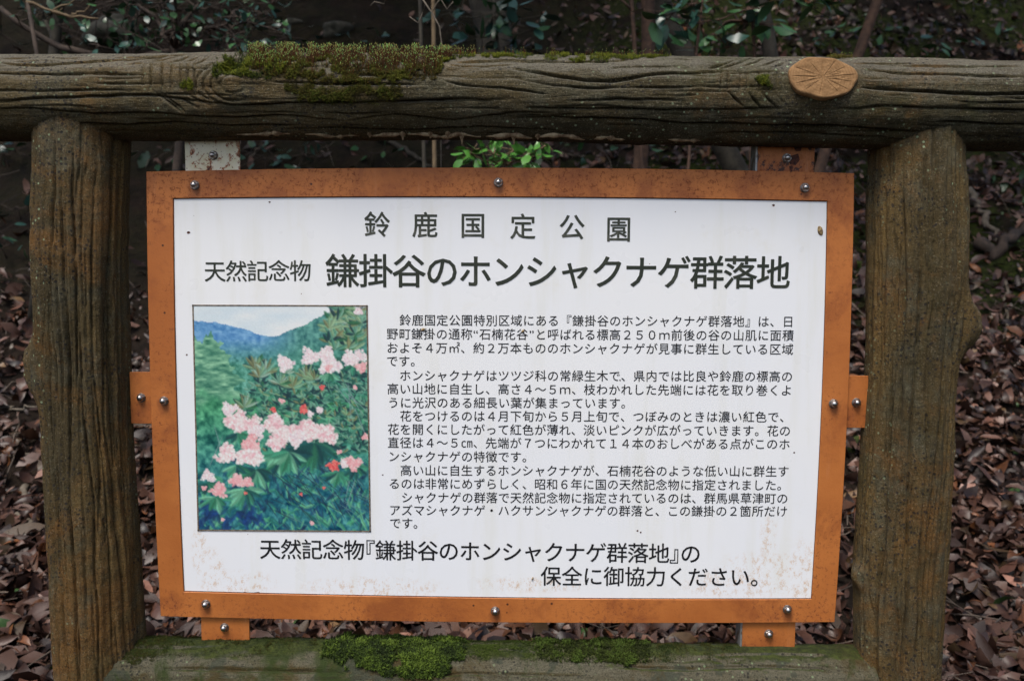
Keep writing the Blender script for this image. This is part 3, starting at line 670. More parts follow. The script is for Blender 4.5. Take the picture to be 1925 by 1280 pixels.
# ------------------------------------------------------------------ lettering
LINES = [  # text, first cell left px, row centre there, last cell right px, row centre there, em px, weight, ink
    ('鈴 鹿 国 定 公 園', None, None, None, None, 50, 'B', 0),
    ('天然記念物', 384, 511, 585, 510, 42, 'M', 1),
    ('鎌掛谷のホンシャクナゲ群落地', 613, 510, 1485, 514, 66, 'B', 1),
    ('　鈴鹿国定公園特別区域にある『鎌掛谷のホンシャクナゲ群落地』は、日', 727, 602, 1493, 605, 22.6, 'S', 2),
    ('野町鎌掛の通称“石楠花谷”と呼ばれる標高２５０ｍ前後の谷の山肌に面積', 726, 628, 1493, 631, 22.6, 'S', 2),
    ('およそ４万㎡、約２万本もののホンシャクナゲが見事に群生している区域', 726, 654, 1492, 657, 22.6, 'S', 2),
    ('です。', 726, 679, 794, 679, 22.6, 'S', 2),
    ('　ホンシャクナゲはツツジ科の常緑生木で、県内では比良や鈴鹿の標高の', 727, 706, 1491, 708, 22.6, 'S', 2),
    ('高い山地に自生し、高さ４〜５ｍ、枝わかれした先端には花を取り巻くよ', 727, 731, 1490, 734, 22.6, 'S', 2),
    ('うに光沢のある細長い葉が集まっています。', 728, 757, 1190, 758, 22.6, 'S', 2),
    ('　花をつけるのは４月下旬から５月上旬で、つぼみのときは濃い紅色で、', 728, 782, 1488, 784, 22.6, 'S', 2),
    ('花を開くにしたがって紅色が薄れ、淡いピンクが広がっていきます。花の', 728, 807, 1487, 810, 22.6, 'S', 2),
    ('直径は４〜５㎝、先端が７つにわかれて１４本のおしべがある点がこのホ', 728, 832, 1486, 835, 22.6, 'S', 2),
    ('ンシャクナゲの特徴です。', 729, 858, 1004, 859, 22.6, 'S', 2),
    ('　高い山に自生するホンシャクナゲが、石楠花谷のような低い山に群生す', 729, 884, 1484, 886, 22.6, 'S', 2),
    ('るのは非常にめずらしく、昭和６年に国の天然記念物に指定されました。', 730, 909, 1483, 912, 22.6, 'S', 2),
    ('　シャクナゲの群落で天然記念物に指定されているのは、群馬県草津町の', 731, 935, 1482, 937, 22.6, 'S', 2),
    ('アズマシャクナゲ・ハクサンシャクナゲの群落と、この鎌掛の２箇所だけ', 731, 959, 1481, 961, 22.6, 'S', 2),
    ('です。', 732, 983, 799, 984, 22.6, 'S', 2),
    ('天然記念物『鎌掛谷のホンシャクナゲ群落地』の', 488, 1032, 1318, 1041, 41, 'M', 3),
    ('保全に御協力ください。', 1016, 1083, 1450, 1085, 40, 'M', 3),
]
TOPX = [(709, 423), (799, 424), (889, 425), (983, 427), (1075, 428), (1163, 432)]
def ink(name, col, v):
    t = NT(name); c = t.mix(t.ramp(t.noise(t.co('Object'), 30, 5, .7), .5, .75, 0, .6), col, v); return t.set(color=c, rough=.5)
INK = [ink('faded_green_black_ink', (.030, .036, .024), (.16, .16, .13)), ink('green_black_ink', (.018, .024, .014), (.08, .085, .06)), ink('black_ink', (.008, .008, .009), (.035, .035, .035)), ink('black_ink_large', (.006, .006, .007), (.03, .03, .03))]
OFF = {'B': .012, 'M': .008, 'S': .0075}
need = {}
for ln_ in LINES:
    for ch in ln_[0]:
        if ch not in ' 　': need[(ch, ln_[6])] = None
tmp = []
for (ch, wgt) in need:
    cu = bpy.data.curves.new('glyph', 'FONT'); cu.body = ch; cu.size = 1.0; cu.resolution_u = 3; cu.offset = 0.0
    o = bpy.data.objects.new('glyph', cu); C.objects.link(o); tmp.append(((ch, wgt), o))
cu = bpy.data.curves.new('glyph', 'FONT'); cu.body = '国'; o1 = bpy.data.objects.new('glyph', cu); C.objects.link(o1)
cu = bpy.data.curves.new('glyph', 'FONT'); cu.body = '国国'; o2 = bpy.data.objects.new('glyph', cu); C.objects.link(o2)
bpy.context.view_layer.update(); dg = bpy.context.evaluated_depsgraph_get()
def gm(o):
    e = o.evaluated_get(dg); me = e.to_mesh(); V = np.array([v.co[:] for v in me.vertices]); F = [tuple(p.vertices) for p in me.polygons]; e.to_mesh_clear(); return V, F
a1, a2 = gm(o1)[0], gm(o2)[0]
EM = (a2[:, 0].max() - a2[:, 0].min()) - (a1[:, 0].max() - a1[:, 0].min())
MIDZ = (a1[:, 1].max() + a1[:, 1].min()) / 2
print('EM', EM, 'MIDZ', MIDZ)
for key, o in tmp:
    V, F = gm(o)
    if len(V): V = V / EM; V[:, 1] -= MIDZ / EM; V[:, 0] -= .5
    need[key] = (V, F)
for o in [q[1] for q in tmp] + [o1, o2]:
    cu = o.data; bpy.data.objects.remove(o); bpy.data.curves.remove(cu)
HALF = {'“', '”'}
for text, x0, y0, x1, y1, em, wgt, inkn in LINES:
    cells = []
    if x0 is None:
        for ch, (cx_, cy_) in zip(text.replace(' ', ''), TOPX): cells.append((ch, cx_, cy_, 0))
    else:
        hb = em > 30
        w = [(.5 if (c in HALF or (hb and c in '『』')) else 1.0) for c in text]; tot = sum(w); acc = 0
        for c, wi in zip(text, w):
            f_ = (acc + wi / 2) / tot; acc += wi
            sh = (-.25 if c == '『' else .25) if (hb and c in '『』') else 0
            cells.append((c, x0 + (x1 - x0) * f_ + sh * em, y0 + (y1 - y0) * f_, 1 if c in HALF else 0))
    mb = MB()
    for ch, cx_, cy_, cen_ in cells:
        if ch in ' 　': continue
        V, F = need[(ch, wgt)]
        if not len(V): continue
        c = at(cx_, cy_, FT); s_ = (at(cx_ + 10, cy_, FT)[0] - c[0]) / 10 * em
        gx_ = V[:, 0] - (V[:, 0].mean() if cen_ else 0)
        nk = {'B': 10, 'M': 6, 'S': 3}[wgt]
        for kk in range(nk):       # thicken the strokes: shifted layers of ink, each a hair above the last
            w_ = 2 * math.pi * kk / nk; mb.add(np.stack([c[0] + (gx_ + OFF[wgt] * math.cos(w_)) * s_, np.full(len(V), FT - .0003 - kk * .00002), c[2] + (V[:, 1] + OFF[wgt] * math.sin(w_)) * s_], 1), F)
        if x0 is None: obj('lettering', mb.v, mb.f, INK[inkn], panel, smooth=False); mb = MB()
    if mb.v: obj('lettering', mb.v, mb.f, INK[inkn], panel, smooth=False)

# ------------------------------------------------------------------ printed picture on the panel
PW, PH = 236, 302
img = np.zeros((PH, PW, 3)); yy, xx = np.mgrid[0:PH, 0:PW]
cxp = 88 + xx * (972 - 88) / (PW - 1); cyp = 66 + yy * (1190 - 66) / (PH - 1)      # coordinates used below
prg = np.random.default_rng(5)
sky_n = fbm(cxp / 180, cyp / 60, 0, 2, 4)
img[:] = np.array([232, 240, 246]) + sky_n[..., None] * np.array([26, 14, 6])
skyl = np.interp(cxp, [85, 200, 300, 370, 430, 510, 560, 640, 700, 760, 980], [140, 150, 172, 190, 215, 218, 195, 165, 138, 108, 85]) + 7 * fbm(cxp / 18, 3, 0, 7, 3)
hillm = cyp > skyl
far = np.array([92, 150, 206.]) * (1 - .12 * 0) + fbm(cxp / 22, cyp / 14, 0, 8, 4)[..., None] * np.array([70, 60, 40])
k = np.clip((cxp - 430) / 200, 0, 1)[..., None]; green = np.array([72, 138, 132.]) + fbm(cxp / 16, cyp / 16, 0, 12, 4)[..., None] * np.array([70, 75, 60])
hc = far * (1 - k) + green * k; k2 = np.clip((cyp - 230) / 130, 0, 1)[..., None]; hc = hc * (1 - k2) + (np.array([66, 140, 120.]) + fbm(cxp / 14, cyp / 14, 0, 15, 4)[..., None] * 90) * k2
img = np.where(hillm[..., None], hc, img)
# light green conifers on the left
tm = (cxp < 190 + 150 * np.clip((cyp - 200) / 300, 0, 1) + 90 * fbm(cyp / 40, cxp / 90, 0, 4, 3)) & (cyp > 215 + 70 * fbm(cxp / 30, 1, 0, 6, 3))
tc = np.array([98, 160, 128.]) + fbm(cxp / 40, cyp / 12, 0, 18, 5)[..., None] * np.array([110, 100, 80])
img = np.where(tm[..., None], tc, img)
# lower slope: teal to deep blue
k3 = np.clip((cyp - 560) / 420, 0, 1)[..., None]; lowc = (np.array([64, 150, 104.]) * (1 - k3) + np.array([30, 104, 120.]) * k3) + fbm(cxp / 24, cyp / 24, 0, 23, 5)[..., None] * np.array([90, 110, 80])
km = np.clip((cyp - 480 + 60 * fbm(cxp / 60, cyp / 60, 0, 2, 2)) / 80, 0, 1)[..., None]; img = img * (1 - km) + lowc * km
def stamp(x, y, L, W, ang, col, a=.9):
    """a pointed leaf from (x, y) outwards"""
    sx, sy = (PW - 1) / (972 - 88), (PH - 1) / (1190 - 66)
    px, py, l, w = (x - 88) * sx, (y - 66) * sy, L * sx, max(W * sx, .8)
    x0, x1 = int(max(px - l - 2, 0)), int(min(px + l + 3, PW)); y0, y1 = int(max(py - l - 2, 0)), int(min(py + l + 3, PH))
    if x1 <= x0 or y1 <= y0: return
    X = xx[y0:y1, x0:x1] - px; Y = yy[y0:y1, x0:x1] - py; c, s = math.cos(ang), math.sin(ang)
    t_ = (X * c + Y * s) / l; v = (-X * s + Y * c) / w
    m_ = np.clip((1.15 * (4 * t_ * (1 - t_)) ** .6 - abs(v)) * 2.2, 0, 1) if False else np.clip(((np.clip(4 * t_ * (1 - t_), 0, 1)) ** .6 - abs(v)) * 2.0, 0, 1) * ((t_ > 0) & (t_ < 1))
    sh = (1 + (.05 if col[0] > 200 else .13) * np.sign(v))[..., None]
    img[y0:y1, x0:x1] = img[y0:y1, x0:x1] * (1 - a * m_[..., None]) + np.array(col) * sh * a * m_[..., None]
def whorl(x, y, L, n, cols, a0=0, a1=2 * math.pi, W=.2):
    for k in range(n):
        a = a0 + (a1 - a0) * (k + prg.uniform(.1, .9)) / n; stamp(x, y, L * prg.uniform(.75, 1.1), L * W * prg.uniform(.7, 1.2), a, cols[prg.integers(len(cols))])
DG = [(28, 84, 74), (70, 134, 112), (16, 46, 56), (110, 162, 138), (128, 164, 122), (120, 122, 84), (36, 96, 62)]
for k in range(520):       # dark leafy mass
    x = prg.uniform(320, 972); y = prg.uniform(330, 800)
    if y < 470 - (x - 320) * .25 or (x < 440 and y > 660): continue
    whorl(x, y, prg.uniform(28, 52), 4, DG[:4] if prg.random() < .7 else DG, -math.pi, math.pi * .2)
for x, y, L in ((400, 380, 80), (450, 400, 75), (340, 570, 70), (420, 420, 60), (660, 420, 70), (700, 430, 60), (590, 470, 70), (840, 150, 80), (800, 190, 75), (900, 160, 85), (850, 110, 70), (880, 240, 80), (830, 260, 60), (930, 220, 60), (520, 450, 60), (560, 400, 50)):
    whorl(x, y, L, 6, DG[2:], -math.pi * 1.0, 0, .20); whorl(x, y, L * 1.1, 7, DG[3:6] + [(150, 180, 160)], -math.pi * .95, -.05 * math.pi, .13)
for k in range(34):
    y_ = prg.uniform(80, 290); whorl(prg.uniform(790 - 20 * (y_ > 150), 960), y_, prg.uniform(50, 85), 5, DG[1:] + [(140, 170, 130)], -math.pi * 1.05, .05, .16)
LB = [(26, 90, 106), (20, 66, 104), (44, 128, 114), (76, 168, 120), (30, 104, 94), (104, 184, 136), (14, 40, 76)]
for k in range(620):       # lower tangle of leaves and twigs
    x = prg.uniform(88, 972); y = prg.uniform(800, 1190)
    if x < 300 and y < 900 and prg.random() < .7: continue
    c = LB[prg.integers(len(LB))]; stamp(x, y, prg.uniform(35, 90), prg.uniform(5, 13), prg.uniform(.2, math.pi - .2) + (0 if prg.random() < .8 else math.pi), c, .75)
for k in range(60):
    stamp(prg.uniform(420, 960), prg.uniform(850, 1100), prg.uniform(80, 190), 3.2, prg.uniform(.3, 1.2), [(28, 52, 66), (86, 128, 128), (20, 40, 60)][k % 3], .8)
for x0_, y0_, a in ((800, 450, .9), (850, 430, 1.1), (830, 470, .7), (900, 560, 1.2), (870, 440, 1.5), (910, 900, 1.9), (890, 850, 1.8), (180, 650, 1.3), (230, 700, 2.0)):
    stamp(x0_, y0_, 200, 4, a, (122, 150, 150), .8)
for k in range(50): stamp(prg.uniform(100, 420), prg.uniform(1080, 1190), prg.uniform(40, 90), 14, prg.uniform(0, 6.3), [(14, 44, 110), (20, 60, 120), (12, 36, 84)][k % 3], .7)
LV = [(56, 140, 108), (110, 184, 146), (20, 78, 78), (40, 116, 84), (14, 58, 66)]
for x, y, n, L in ((520, 790, 8, 100), (690, 745, 9, 110), (390, 880, 7, 80), (520, 790, 11, 130), (690, 745, 13, 150), (560, 790, 9, 120), (390, 880, 9, 110), (300, 700, 6, 80), (330, 980, 10, 110), (180, 1020, 8, 90), (810, 890, 8, 90), (900, 860, 7, 80), (290, 860, 6, 90), (770, 390, 9, 70), (900, 340, 8, 70), (140, 950, 8, 80)):
    whorl(x, y, L, n, LV, .05, math.pi - .05, .19)
def petals(x, y, r, kind):
    pal = {'w': [(252, 244, 244), (246, 226, 230), (255, 236, 236), (236, 212, 222), (250, 220, 224)], 'p': [(252, 226, 226), (249, 206, 210), (254, 236, 234), (244, 184, 194), (255, 244, 242)], 'r': [(240, 96, 92), (226, 72, 78), (250, 130, 120)], 'q': [(250, 182, 186), (244, 158, 166), (253, 208, 208)]}[kind]
    for k in range(int(8 + r * .9)):
        a = prg.uniform(0, 6.28); q = r * math.sqrt(prg.random()) * (.72 + .3 * math.sin(a * 3 + x)); px, py = x + q * math.cos(a), y + q * math.sin(a) * .85
        for j in range(4): stamp(px, py, prg.uniform(.26, .40) * r + 3, (.13 * r + 2.5), prg.uniform(0, 6.28), pal[prg.integers(len(pal))], .85)
        if kind in 'pw' and prg.random() < .3: stamp(px, py, .2 * r, .05 * r + 1, a, (236, 150, 160), .5)
for x, y, r, kd in ((260, 578, 40, 'w'), (300, 640, 62, 'p'), (375, 655, 52, 'p'), (400, 690, 42, 'w'), (490, 640, 52, 'p'), (530, 700, 70, 'p'), (500, 745, 50, 'p'), (640, 690, 62, 'p'), (600, 720, 50, 'w'), (700, 680, 50, 'p'), (760, 705, 52, 'p'), (245, 805, 58, 'p'), (370, 810, 70, 'p'), (370, 745, 42, 'q'), (335, 755, 22, 'q'),
                    (145, 915, 36, 'w'), (200, 985, 44, 'q'), (295, 935, 40, 'q'), (345, 945, 30, 'q'), (548, 352, 46, 'w'), (680, 315, 48, 'w'), (765, 302, 46, 'w'), (780, 355, 58, 'w'), (880, 325, 44, 'w'), (930, 310, 36, 'w'), (940, 370, 34, 'q'), (770, 370, 20, 'q'), (930, 90, 26, 'w'),
                    (488, 578, 16, 'r'), (640, 578, 26, 'r'), (738, 466, 15, 'r'), (675, 597, 18, 'w'), (530, 537, 14, 'q'), (790, 860, 32, 'r'), (850, 850, 28, 'w'), (895, 845, 40, 'q'), (955, 712, 18, 'q'), (905, 468, 12, 'q'), (725, 580, 20, 'w'), (820, 790, 14, 'q'), (620, 1003, 8, 'r'), (675, 1150, 12, 'q'), (335, 1000, 8, 'r'), (122, 975, 14, 'q'), (737, 970, 8, 'r'), (215, 1135, 9, 'q')):
    petals(x, y, r, kd)
blur = img.copy()
for ax in (0, 1): blur = (np.roll(blur, 1, ax) + blur * 2 + np.roll(blur, -1, ax)) / 4
img = (img * .65 + blur * .35) * .93 + np.array([22, 26, 24]) + fbm(xx * .9, yy * .9, 0, 77, 2)[..., None] * 10
img = np.clip(img, 0, 255) / 255
lin = np.where(img < .04045, img / 12.92, ((img + .055) / 1.055) ** 2.4) * .80
qc = [(363, 574), (690, 575), (696, 998), (373, 996)]
U_, V_ = np.meshgrid(np.linspace(0, 1, PW), np.linspace(0, 1, PH))
Q = [np.array(at(*p, FT)) for p in qc]
PV = ((1 - U_) * (1 - V_))[..., None] * Q[0] + (U_ * (1 - V_))[..., None] * Q[1] + (U_ * V_)[..., None] * Q[2] + ((1 - U_) * V_)[..., None] * Q[3]
PV[..., 1] = FT - .0006
i = (np.arange(PH - 1)[:, None] * PW + np.arange(PW - 1)[None]).ravel()
t = NT('printed_picture'); MAT['print'] = t.set(color=t.attr('tint'), rough=.35, spec=.4)
pic = obj('picture', PV.reshape(-1, 3), np.stack([i, i + PW, i + PW + 1, i + 1], -1), MAT['print'], board, smooth=False, cols=lin.reshape(-1, 3), label='printed picture of pink rhododendrons before blue green hills')
t = NT('picture_edge'); MAT['pedge'] = t.set(color=t.mix(t.ramp(t.noise(t.co(), 150, 5, .8), .4, .6), (.22, .18, .13), (.07, .05, .03)), rough=.6)
for a, b in ((0, 1), (1, 2), (2, 3), (3, 0)):
    mb = MB(); A, B = Q[a].copy(), Q[b].copy(); d = (B - A) / np.linalg.norm(B - A); A = A - d * .0012; B = B + d * .0012; nn_ = np.array([-d[2], 0, d[0]]); w = .0011
    y0_, y1_ = FT - .0010, FT + .0001
    cs = [A + nn_ * w, B + nn_ * w, B - nn_ * w, A - nn_ * w]
    V = [(c[0], y0_, c[2]) for c in cs] + [(c[0], y1_, c[2]) for c in cs]
    obj('picture_border', V, [(0, 1, 2, 3), (0, 4, 5, 1), (1, 5, 6, 2), (2, 6, 7, 3), (3, 7, 4, 0)], MAT['pedge'], pic, smooth=False)

# ------------------------------------------------------------------ mounting tabs and bolts
def tab(x0, y0, x1, y1, mat, label=None, flange=False):
    a, b = at(x0, y0, .008), at(x1, y1, .008)
    mb = MB(); mb.box(a[0], b[0], .0065, .0105, b[2], a[2], .0006)
    o = obj('mounting_tab', mb.v, mb.f, mat, board, smooth=False, label=label)
    if flange:
        mb = MB(); mb.box(a[0] - .0035, a[0] - .0002, .0055, .034, b[2] + .001, a[2] - .0015, .0005)
        obj('flange', mb.v, mb.f, MAT['flange'], o, smooth=False)
    return o
tabs = [tab(347, 240, 452, 330, MAT['tab_white'], 'cream painted tab blistered with rust'), tab(1425, 255, 1529, 338, MAT['tab_dark'], 'orange tab with dark rusted-through spot', True),
        tab(244, 699, 300, 796, MAT['tab']), tab(1580, 706, 1635, 804, MAT['tab']), tab(378, 1148, 470, 1218, MAT['tab'], None, False), tab(1396, 1155, 1493, 1225, MAT['tab'], None, True)]
flake([(1490, 292), (1503, 288), (1506, 300), (1498, 310), (1488, 308), (1484, 300)], 'rust_hole', MAT['chip'], tabs[1], .0065)
flake([(1495, 277), (1510, 275), (1508, 283), (1499, 284)], 'rust_hole', MAT['chip'], tabs[1], .0065)
flake([(1486, 312), (1493, 311), (1492, 322), (1488, 321)], 'rust_hole', MAT['chip'], tabs[1], .0065)
def bolt(px, py, parent, Y):
    c = at(px, py, Y - .003); n = 20
    tilt = random.uniform(-.1, .1)
    V = []; F = []
    prof = [(.0072, 0), (.0072, .0012), (.0060, .0016), (.0058, .0016)]
    def lathe(prof, n, rot=0, top=True):
        V = []; F = []
        for r, h in prof:
            for k in range(n):
                w = 2 * math.pi * k / n + rot; V.append((c[0] + r * math.cos(w), Y - h, c[2] + r * math.sin(w)))
        for i in range(len(prof) - 1):
            for k in range(n): F.append((i * n + k, i * n + (k + 1) % n, (i + 1) * n + (k + 1) % n, (i + 1) * n + k))
        if top: F.append(tuple(range((len(prof) - 1) * n, len(prof) * n)))
        return V, F
    V, F = lathe([(.0073, 0), (.0073, .0011), (.0069, .0014), (.003, .0014)], n)
    w_ = obj('washer', V, F, MAT['washer'], None, smooth=False) if False else None
    rot = random.uniform(0, 1)
    V1, F1 = lathe([(.0062, .0012), (.0064, .0018), (.0064, .0040), (.0059, .0046), (.004, .0046)], 6, rot)
    b = obj('bolt', V1, F1, MAT['steel'], parent, smooth=False)
    if parent in tabs:        # third level already: one more mesh beside it
        obj('washer', V, F, MAT['washer'], parent, smooth=False)
        V2, F2 = lathe([(.0050, .0044)] + [(.0050 * math.cos(q), .0046 + .0046 * math.sin(q)) for q in np.linspace(.05, 1.45, 8)], n)
        obj('bolt_dome', V2, F2, MAT['steel'], parent)
    else:
        obj('washer', V, F, MAT['washer'], b, smooth=False)
        V2, F2 = lathe([(.0050, .0044)] + [(.0050 * math.cos(q), .0046 + .0046 * math.sin(q)) for q in np.linspace(.05, 1.45, 8)], n)
        obj('bolt_dome', V2, F2, MAT['steel'], b)
for px, py in ((365, 348), (937, 343), (1514, 353), (307, 754), (1568, 759), (386, 1136), (931, 1149), (1481, 1146)): bolt(px, py, board, 0)
for (px, py), tb in zip(((400, 292), (1480, 297), (264, 748), (1611, 757), (421, 1180), (1446, 1192)), tabs): bolt(px, py, tb, .0065)

exec_marker = True
# ------------------------------------------------------------------ moss on the rails
def rotmats(n, axis, spread, r):
    """N frames whose z axis is `axis` tilted at random by up to spread"""
    z = axis + r.normal(size=(n, 3)) * spread; z /= np.linalg.norm(z, axis=1)[:, None]
    x = np.cross(z, r.normal(size=(n, 3))); x /= np.linalg.norm(x, axis=1)[:, None]; y = np.cross(z, x)
    return np.stack([x, y, z], -1)
def instance(TV, TF, M, P, S, cols, tcol=None):
    n = len(P); V = np.einsum('nij,vj->nvi', M, TV) * np.asarray(S).reshape(n, -1, 1) + P[:, None]
    k = len(TV); F = (np.arange(n)[:, None, None] * k + TF[None]).reshape(-1, TF.shape[1])
    cc = np.repeat(cols[:, None], k, 1)
    if tcol is not None: cc = cc * tcol[None, :, None] if tcol.ndim == 1 else cc * tcol[None]
    return V.reshape(-1, 3), F, cc.reshape(-1, 3)
t = NT('moss'); MAT['moss'] = t.set(color=t.attr('tint'), rough=.8, spec=.25)
# shoot: a bent spray of small triangular leaves round a stem, height 1
def shoot(nl=7, seed=0, lw=.16, ll=.42):
    r2 = np.random.default_rng(seed); V = []; F = []
    for k in range(nl):
        h = .15 + .8 * k / nl; a = k * 2.4 + r2.uniform(0, 1); d = np.array([math.cos(a), math.sin(a), 0]); s = np.array([-d[1], d[0], 0]); b = len(V)
        V += [np.array([0, 0, h]) - s * lw / 2, np.array([0, 0, h]) + s * lw / 2, np.array([0, 0, h + ll * .7]) + d * ll * (.6 + .2 * r2.random())]; F.append((b, b + 1, b + 2))
    b = len(V); V += [np.array([-.05, 0, 0]), np.array([.05, 0, 0]), np.array([.03, 0, 1.1])]; F.append((b, b + 1, b + 2))
    return np.array(V), np.array(F)
def seta():
    V = []; F = []
    pts = [(0, 0, 0, .030), (.05, .01, .5, .026), (.08, .02, .85, .022)]
    for x, y, z, r in pts:
        for k in range(3): w = 2.09 * k; V.append((x + r * math.cos(w), y + r * math.sin(w), z))
    for i in range(2):
        for k in range(3): a, b = i * 3 + k, i * 3 + (k + 1) % 3; F += [(a, b, b + 3), (a, b + 3, a + 3)]
    b = len(V); c = np.array([.13, .03, .92]); V += [(.08, .02, .82), tuple(c + (.04, 0, .02)), tuple(c + (-.025, .035, .03)), tuple(c + (-.025, -.035, .03)), (.19, .03, 1.05)]
    F += [(b, b + 1, b + 2), (b, b + 2, b + 3), (b, b + 3, b + 1), (b + 4, b + 2, b + 1), (b + 4, b + 3, b + 2), (b + 4, b + 1, b + 3)]
    tc = np.ones((len(V), 3)); tc[b:] = [2.6, 8.0, 7.0]
    return np.array(V), np.array(F), tc
def surf(I, u, ang):
    """point and outward normal of a log surface (horizontal logs)"""
    iu = np.clip(np.searchsorted(I['u'], u), 0, len(I['u']) - 1); ia = np.clip(np.searchsorted(I['a'], ang), 0, len(I['a']) - 1)
    r = I['r'][iu, ia]; c = I['c'][iu]
    return np.stack([u, -r * np.cos(ang), c + r * np.sin(ang)], -1), np.stack([np.zeros_like(u), -np.cos(ang), np.sin(ang)], -1)
def inpoly(x, y, poly):
    c = np.zeros(len(x), bool); n = len(poly)
    for i in range(n):
        (x1, y1), (x2, y2) = poly[i], poly[(i + 1) % n]
        k = ((y1 > y) != (y2 > y)) & (x < (x2 - x1) * (y - y1) / (y2 - y1 + 1e-9) + x1); c ^= k
    return c
def moss_patch(name, I, fn, poly, n, hgt, pal, label, edge_noise=10, setae=0, seta_h=.012, seta_pal=None, seed=1, back=True, lw=.16, ll=.42):
    r2 = np.random.default_rng(seed); poly = np.array(poly, float)
    px = r2.uniform(poly[:, 0].min(), poly[:, 0].max(), n * 4); py = r2.uniform(poly[:, 1].min(), poly[:, 1].max(), n * 4)
    ok = inpoly(px + edge_noise * fbm(px / 14, py / 14, 0, seed, 3) * 2, py + edge_noise * fbm(px / 12, py / 10, 5, seed + 3, 3) * 2, poly) & (fbm(px / 22, py / 12, 2, seed + 7, 3) > -.20) & (r2.random(n * 4) < np.clip(1.1 + 1.2 * fbm(px / 30, py / 9, 4, seed + 17, 4), .08, 1))
    px, py = px[ok][:n], py[ok][:n]
    ua = [fn(a, b)[1] for a, b in zip(px, py)]; Rm = float(np.mean(tr)) if I is RI else float(np.mean(br))
    u = np.array([q[0] for q in ua]); ang = np.array([q[1] for q in ua]) / Rm
    if back:       # where the patch reaches the crest it runs over to the back
        top = ang > 1.02; nb = int(top.sum() * 1.6)
        if nb:
            uu_ = r2.choice(u[top], nb) + r2.normal(size=nb) * .004; aa_ = r2.uniform(1.05, 2.3, nb); u = np.r_[u, uu_]; ang = np.r_[ang, aa_]
    P, N = surf(I, u, ang); cl = .5 + fbm(u * 60, ang * 4, 0, seed + 11, 3); 
    up = N * .8 + np.array([0, -.1, .55]); up /= np.linalg.norm(up, axis=1)[:, None]
    S = hgt * (.55 + .6 * r2.random(len(P))) * (.55 + .9 * np.clip(cl, 0, 1)); pal = np.array(pal)
    ci = np.clip((cl + r2.normal(size=len(P)) * .22) * len(pal), 0, len(pal) - 1).astype(int); cols = pal[ci] * r2.uniform(.75, 1.3, (len(P), 1))
    VV = []; FF = []; CC = []; b = 0
    tmpl = [shoot(7, s_, lw, ll) for s_ in range(4)]; w = r2.integers(0, 4, len(P))
    for k in range(4):
        q = w == k
        if not q.any(): continue
        V, F, c = instance(tmpl[k][0], tmpl[k][1], rotmats(int(q.sum()), up[q], .35, r2), P[q] - N[q] * .0006, S[q], cols[q]); VV.append(V); FF.append(F + b); CC.append(c); b += len(V)
    if setae:
        wt_ = np.clip(ang, .05, 2) ** 3; q = r2.choice(len(P), setae, p=wt_ / wt_.sum()); SV, SF, tc = seta(); ns = setae
        V, F, c = instance(SV, SF, rotmats(ns, up[q] * .4 + np.array([0, 0, 1.]), .16, r2), P[q] + N[q] * .001, seta_h * r2.uniform(.6, 1.15, ns), np.array(seta_pal)[r2.integers(0, len(seta_pal), ns)], tc)
        VV.append(V); FF.append(F + b); CC.append(np.clip(c, 0, .5))
    return obj(name, np.vstack(VV), np.vstack(FF), MAT['moss'], None, smooth=False, cols=np.vstack(CC), kind='stuff', label=label, cat='moss')
DK = [(.022, .032, .004), (.045, .065, .005), (.090, .110, .008), (.150, .165, .012)]
OL = [(.030, .030, .005), (.055, .050, .007), (.085, .070, .009), (.070, .085, .008)]
SR = [(.085, .022, .008), (.110, .034, .010), (.065, .030, .010), (.08, .05, .015)]
moss_patch('moss', RI, on_rail, [(468, 103), (600, 100), (840, 101), (850, 106), (832, 118), (842, 128), (820, 148), (740, 156), (640, 158), (560, 150), (500, 140), (470, 122)], 12000, .0046, [(.034, .030, .004), (.055, .042, .005), (.090, .062, .008), (.065, .070, .008), (.100, .105, .010)], 'thick brown green moss cushion on the crest of the top rail, red stalks on it', 8, 3800, .0135, SR, 3)
moss_patch('moss', RI, on_rail, [(402, 125), (425, 106), (500, 103), (560, 110), (520, 140), (470, 150), (440, 140), (415, 150), (400, 140)], 3200, .0055, DK, 'bright green moss round the knot hole on the left of the top rail', 8, 60, .01, SR, 5)
moss_patch('moss', RI, on_rail, [(540, 158), (760, 158), (750, 186), (690, 197), (590, 194), (535, 172)], 3600, .0042, OL, 'olive moss hanging below the ledge under the thick cushion', 10, 0, .01, None, 7)
moss_patch('moss', RI, on_rail, [(830, 100), (900, 101), (905, 107), (870, 106), (850, 112), (830, 116)], 500, .0045, DK, 'moss tongue with red stalks at the right end of the cushion', 3, 160, .012, SR, 9)
moss_patch('moss', RI, on_rail, [(905, 101), (1060, 103), (1260, 104), (1258, 108), (1150, 110), (1110, 116), (1010, 109), (905, 107)], 2000, .0045, DK[1:], 'thin yellow green moss line along the crest right of the cushion', 4, 200, .010, SR, 11)
moss_patch('moss', RI, on_rail, [(1412, 150), (1432, 138), (1446, 142), (1440, 158), (1452, 168), (1440, 166), (1425, 156)], 260, .0055, DK, 'small moss tuft in the notches left of the sawn branch end', 3, 0, .01, None, 13, False)
moss_patch('moss', RI, on_rail, [(334, 158), (346, 148), (362, 156), (360, 170), (345, 168)], 220, .0045, DK, 'small moss tuft in the notches left of the knot', 3, 0, .01, None, 15, False)
moss_patch('moss', RI, on_rail, [(1560, 107), (1600, 108), (1604, 112), (1562, 111)], 120, .005, [(.08, .07, .01), (.12, .1, .012)], 'yellow moss tips behind the sawn branch end', 2, 60, .007, [(.12, .08, .01)], 17)
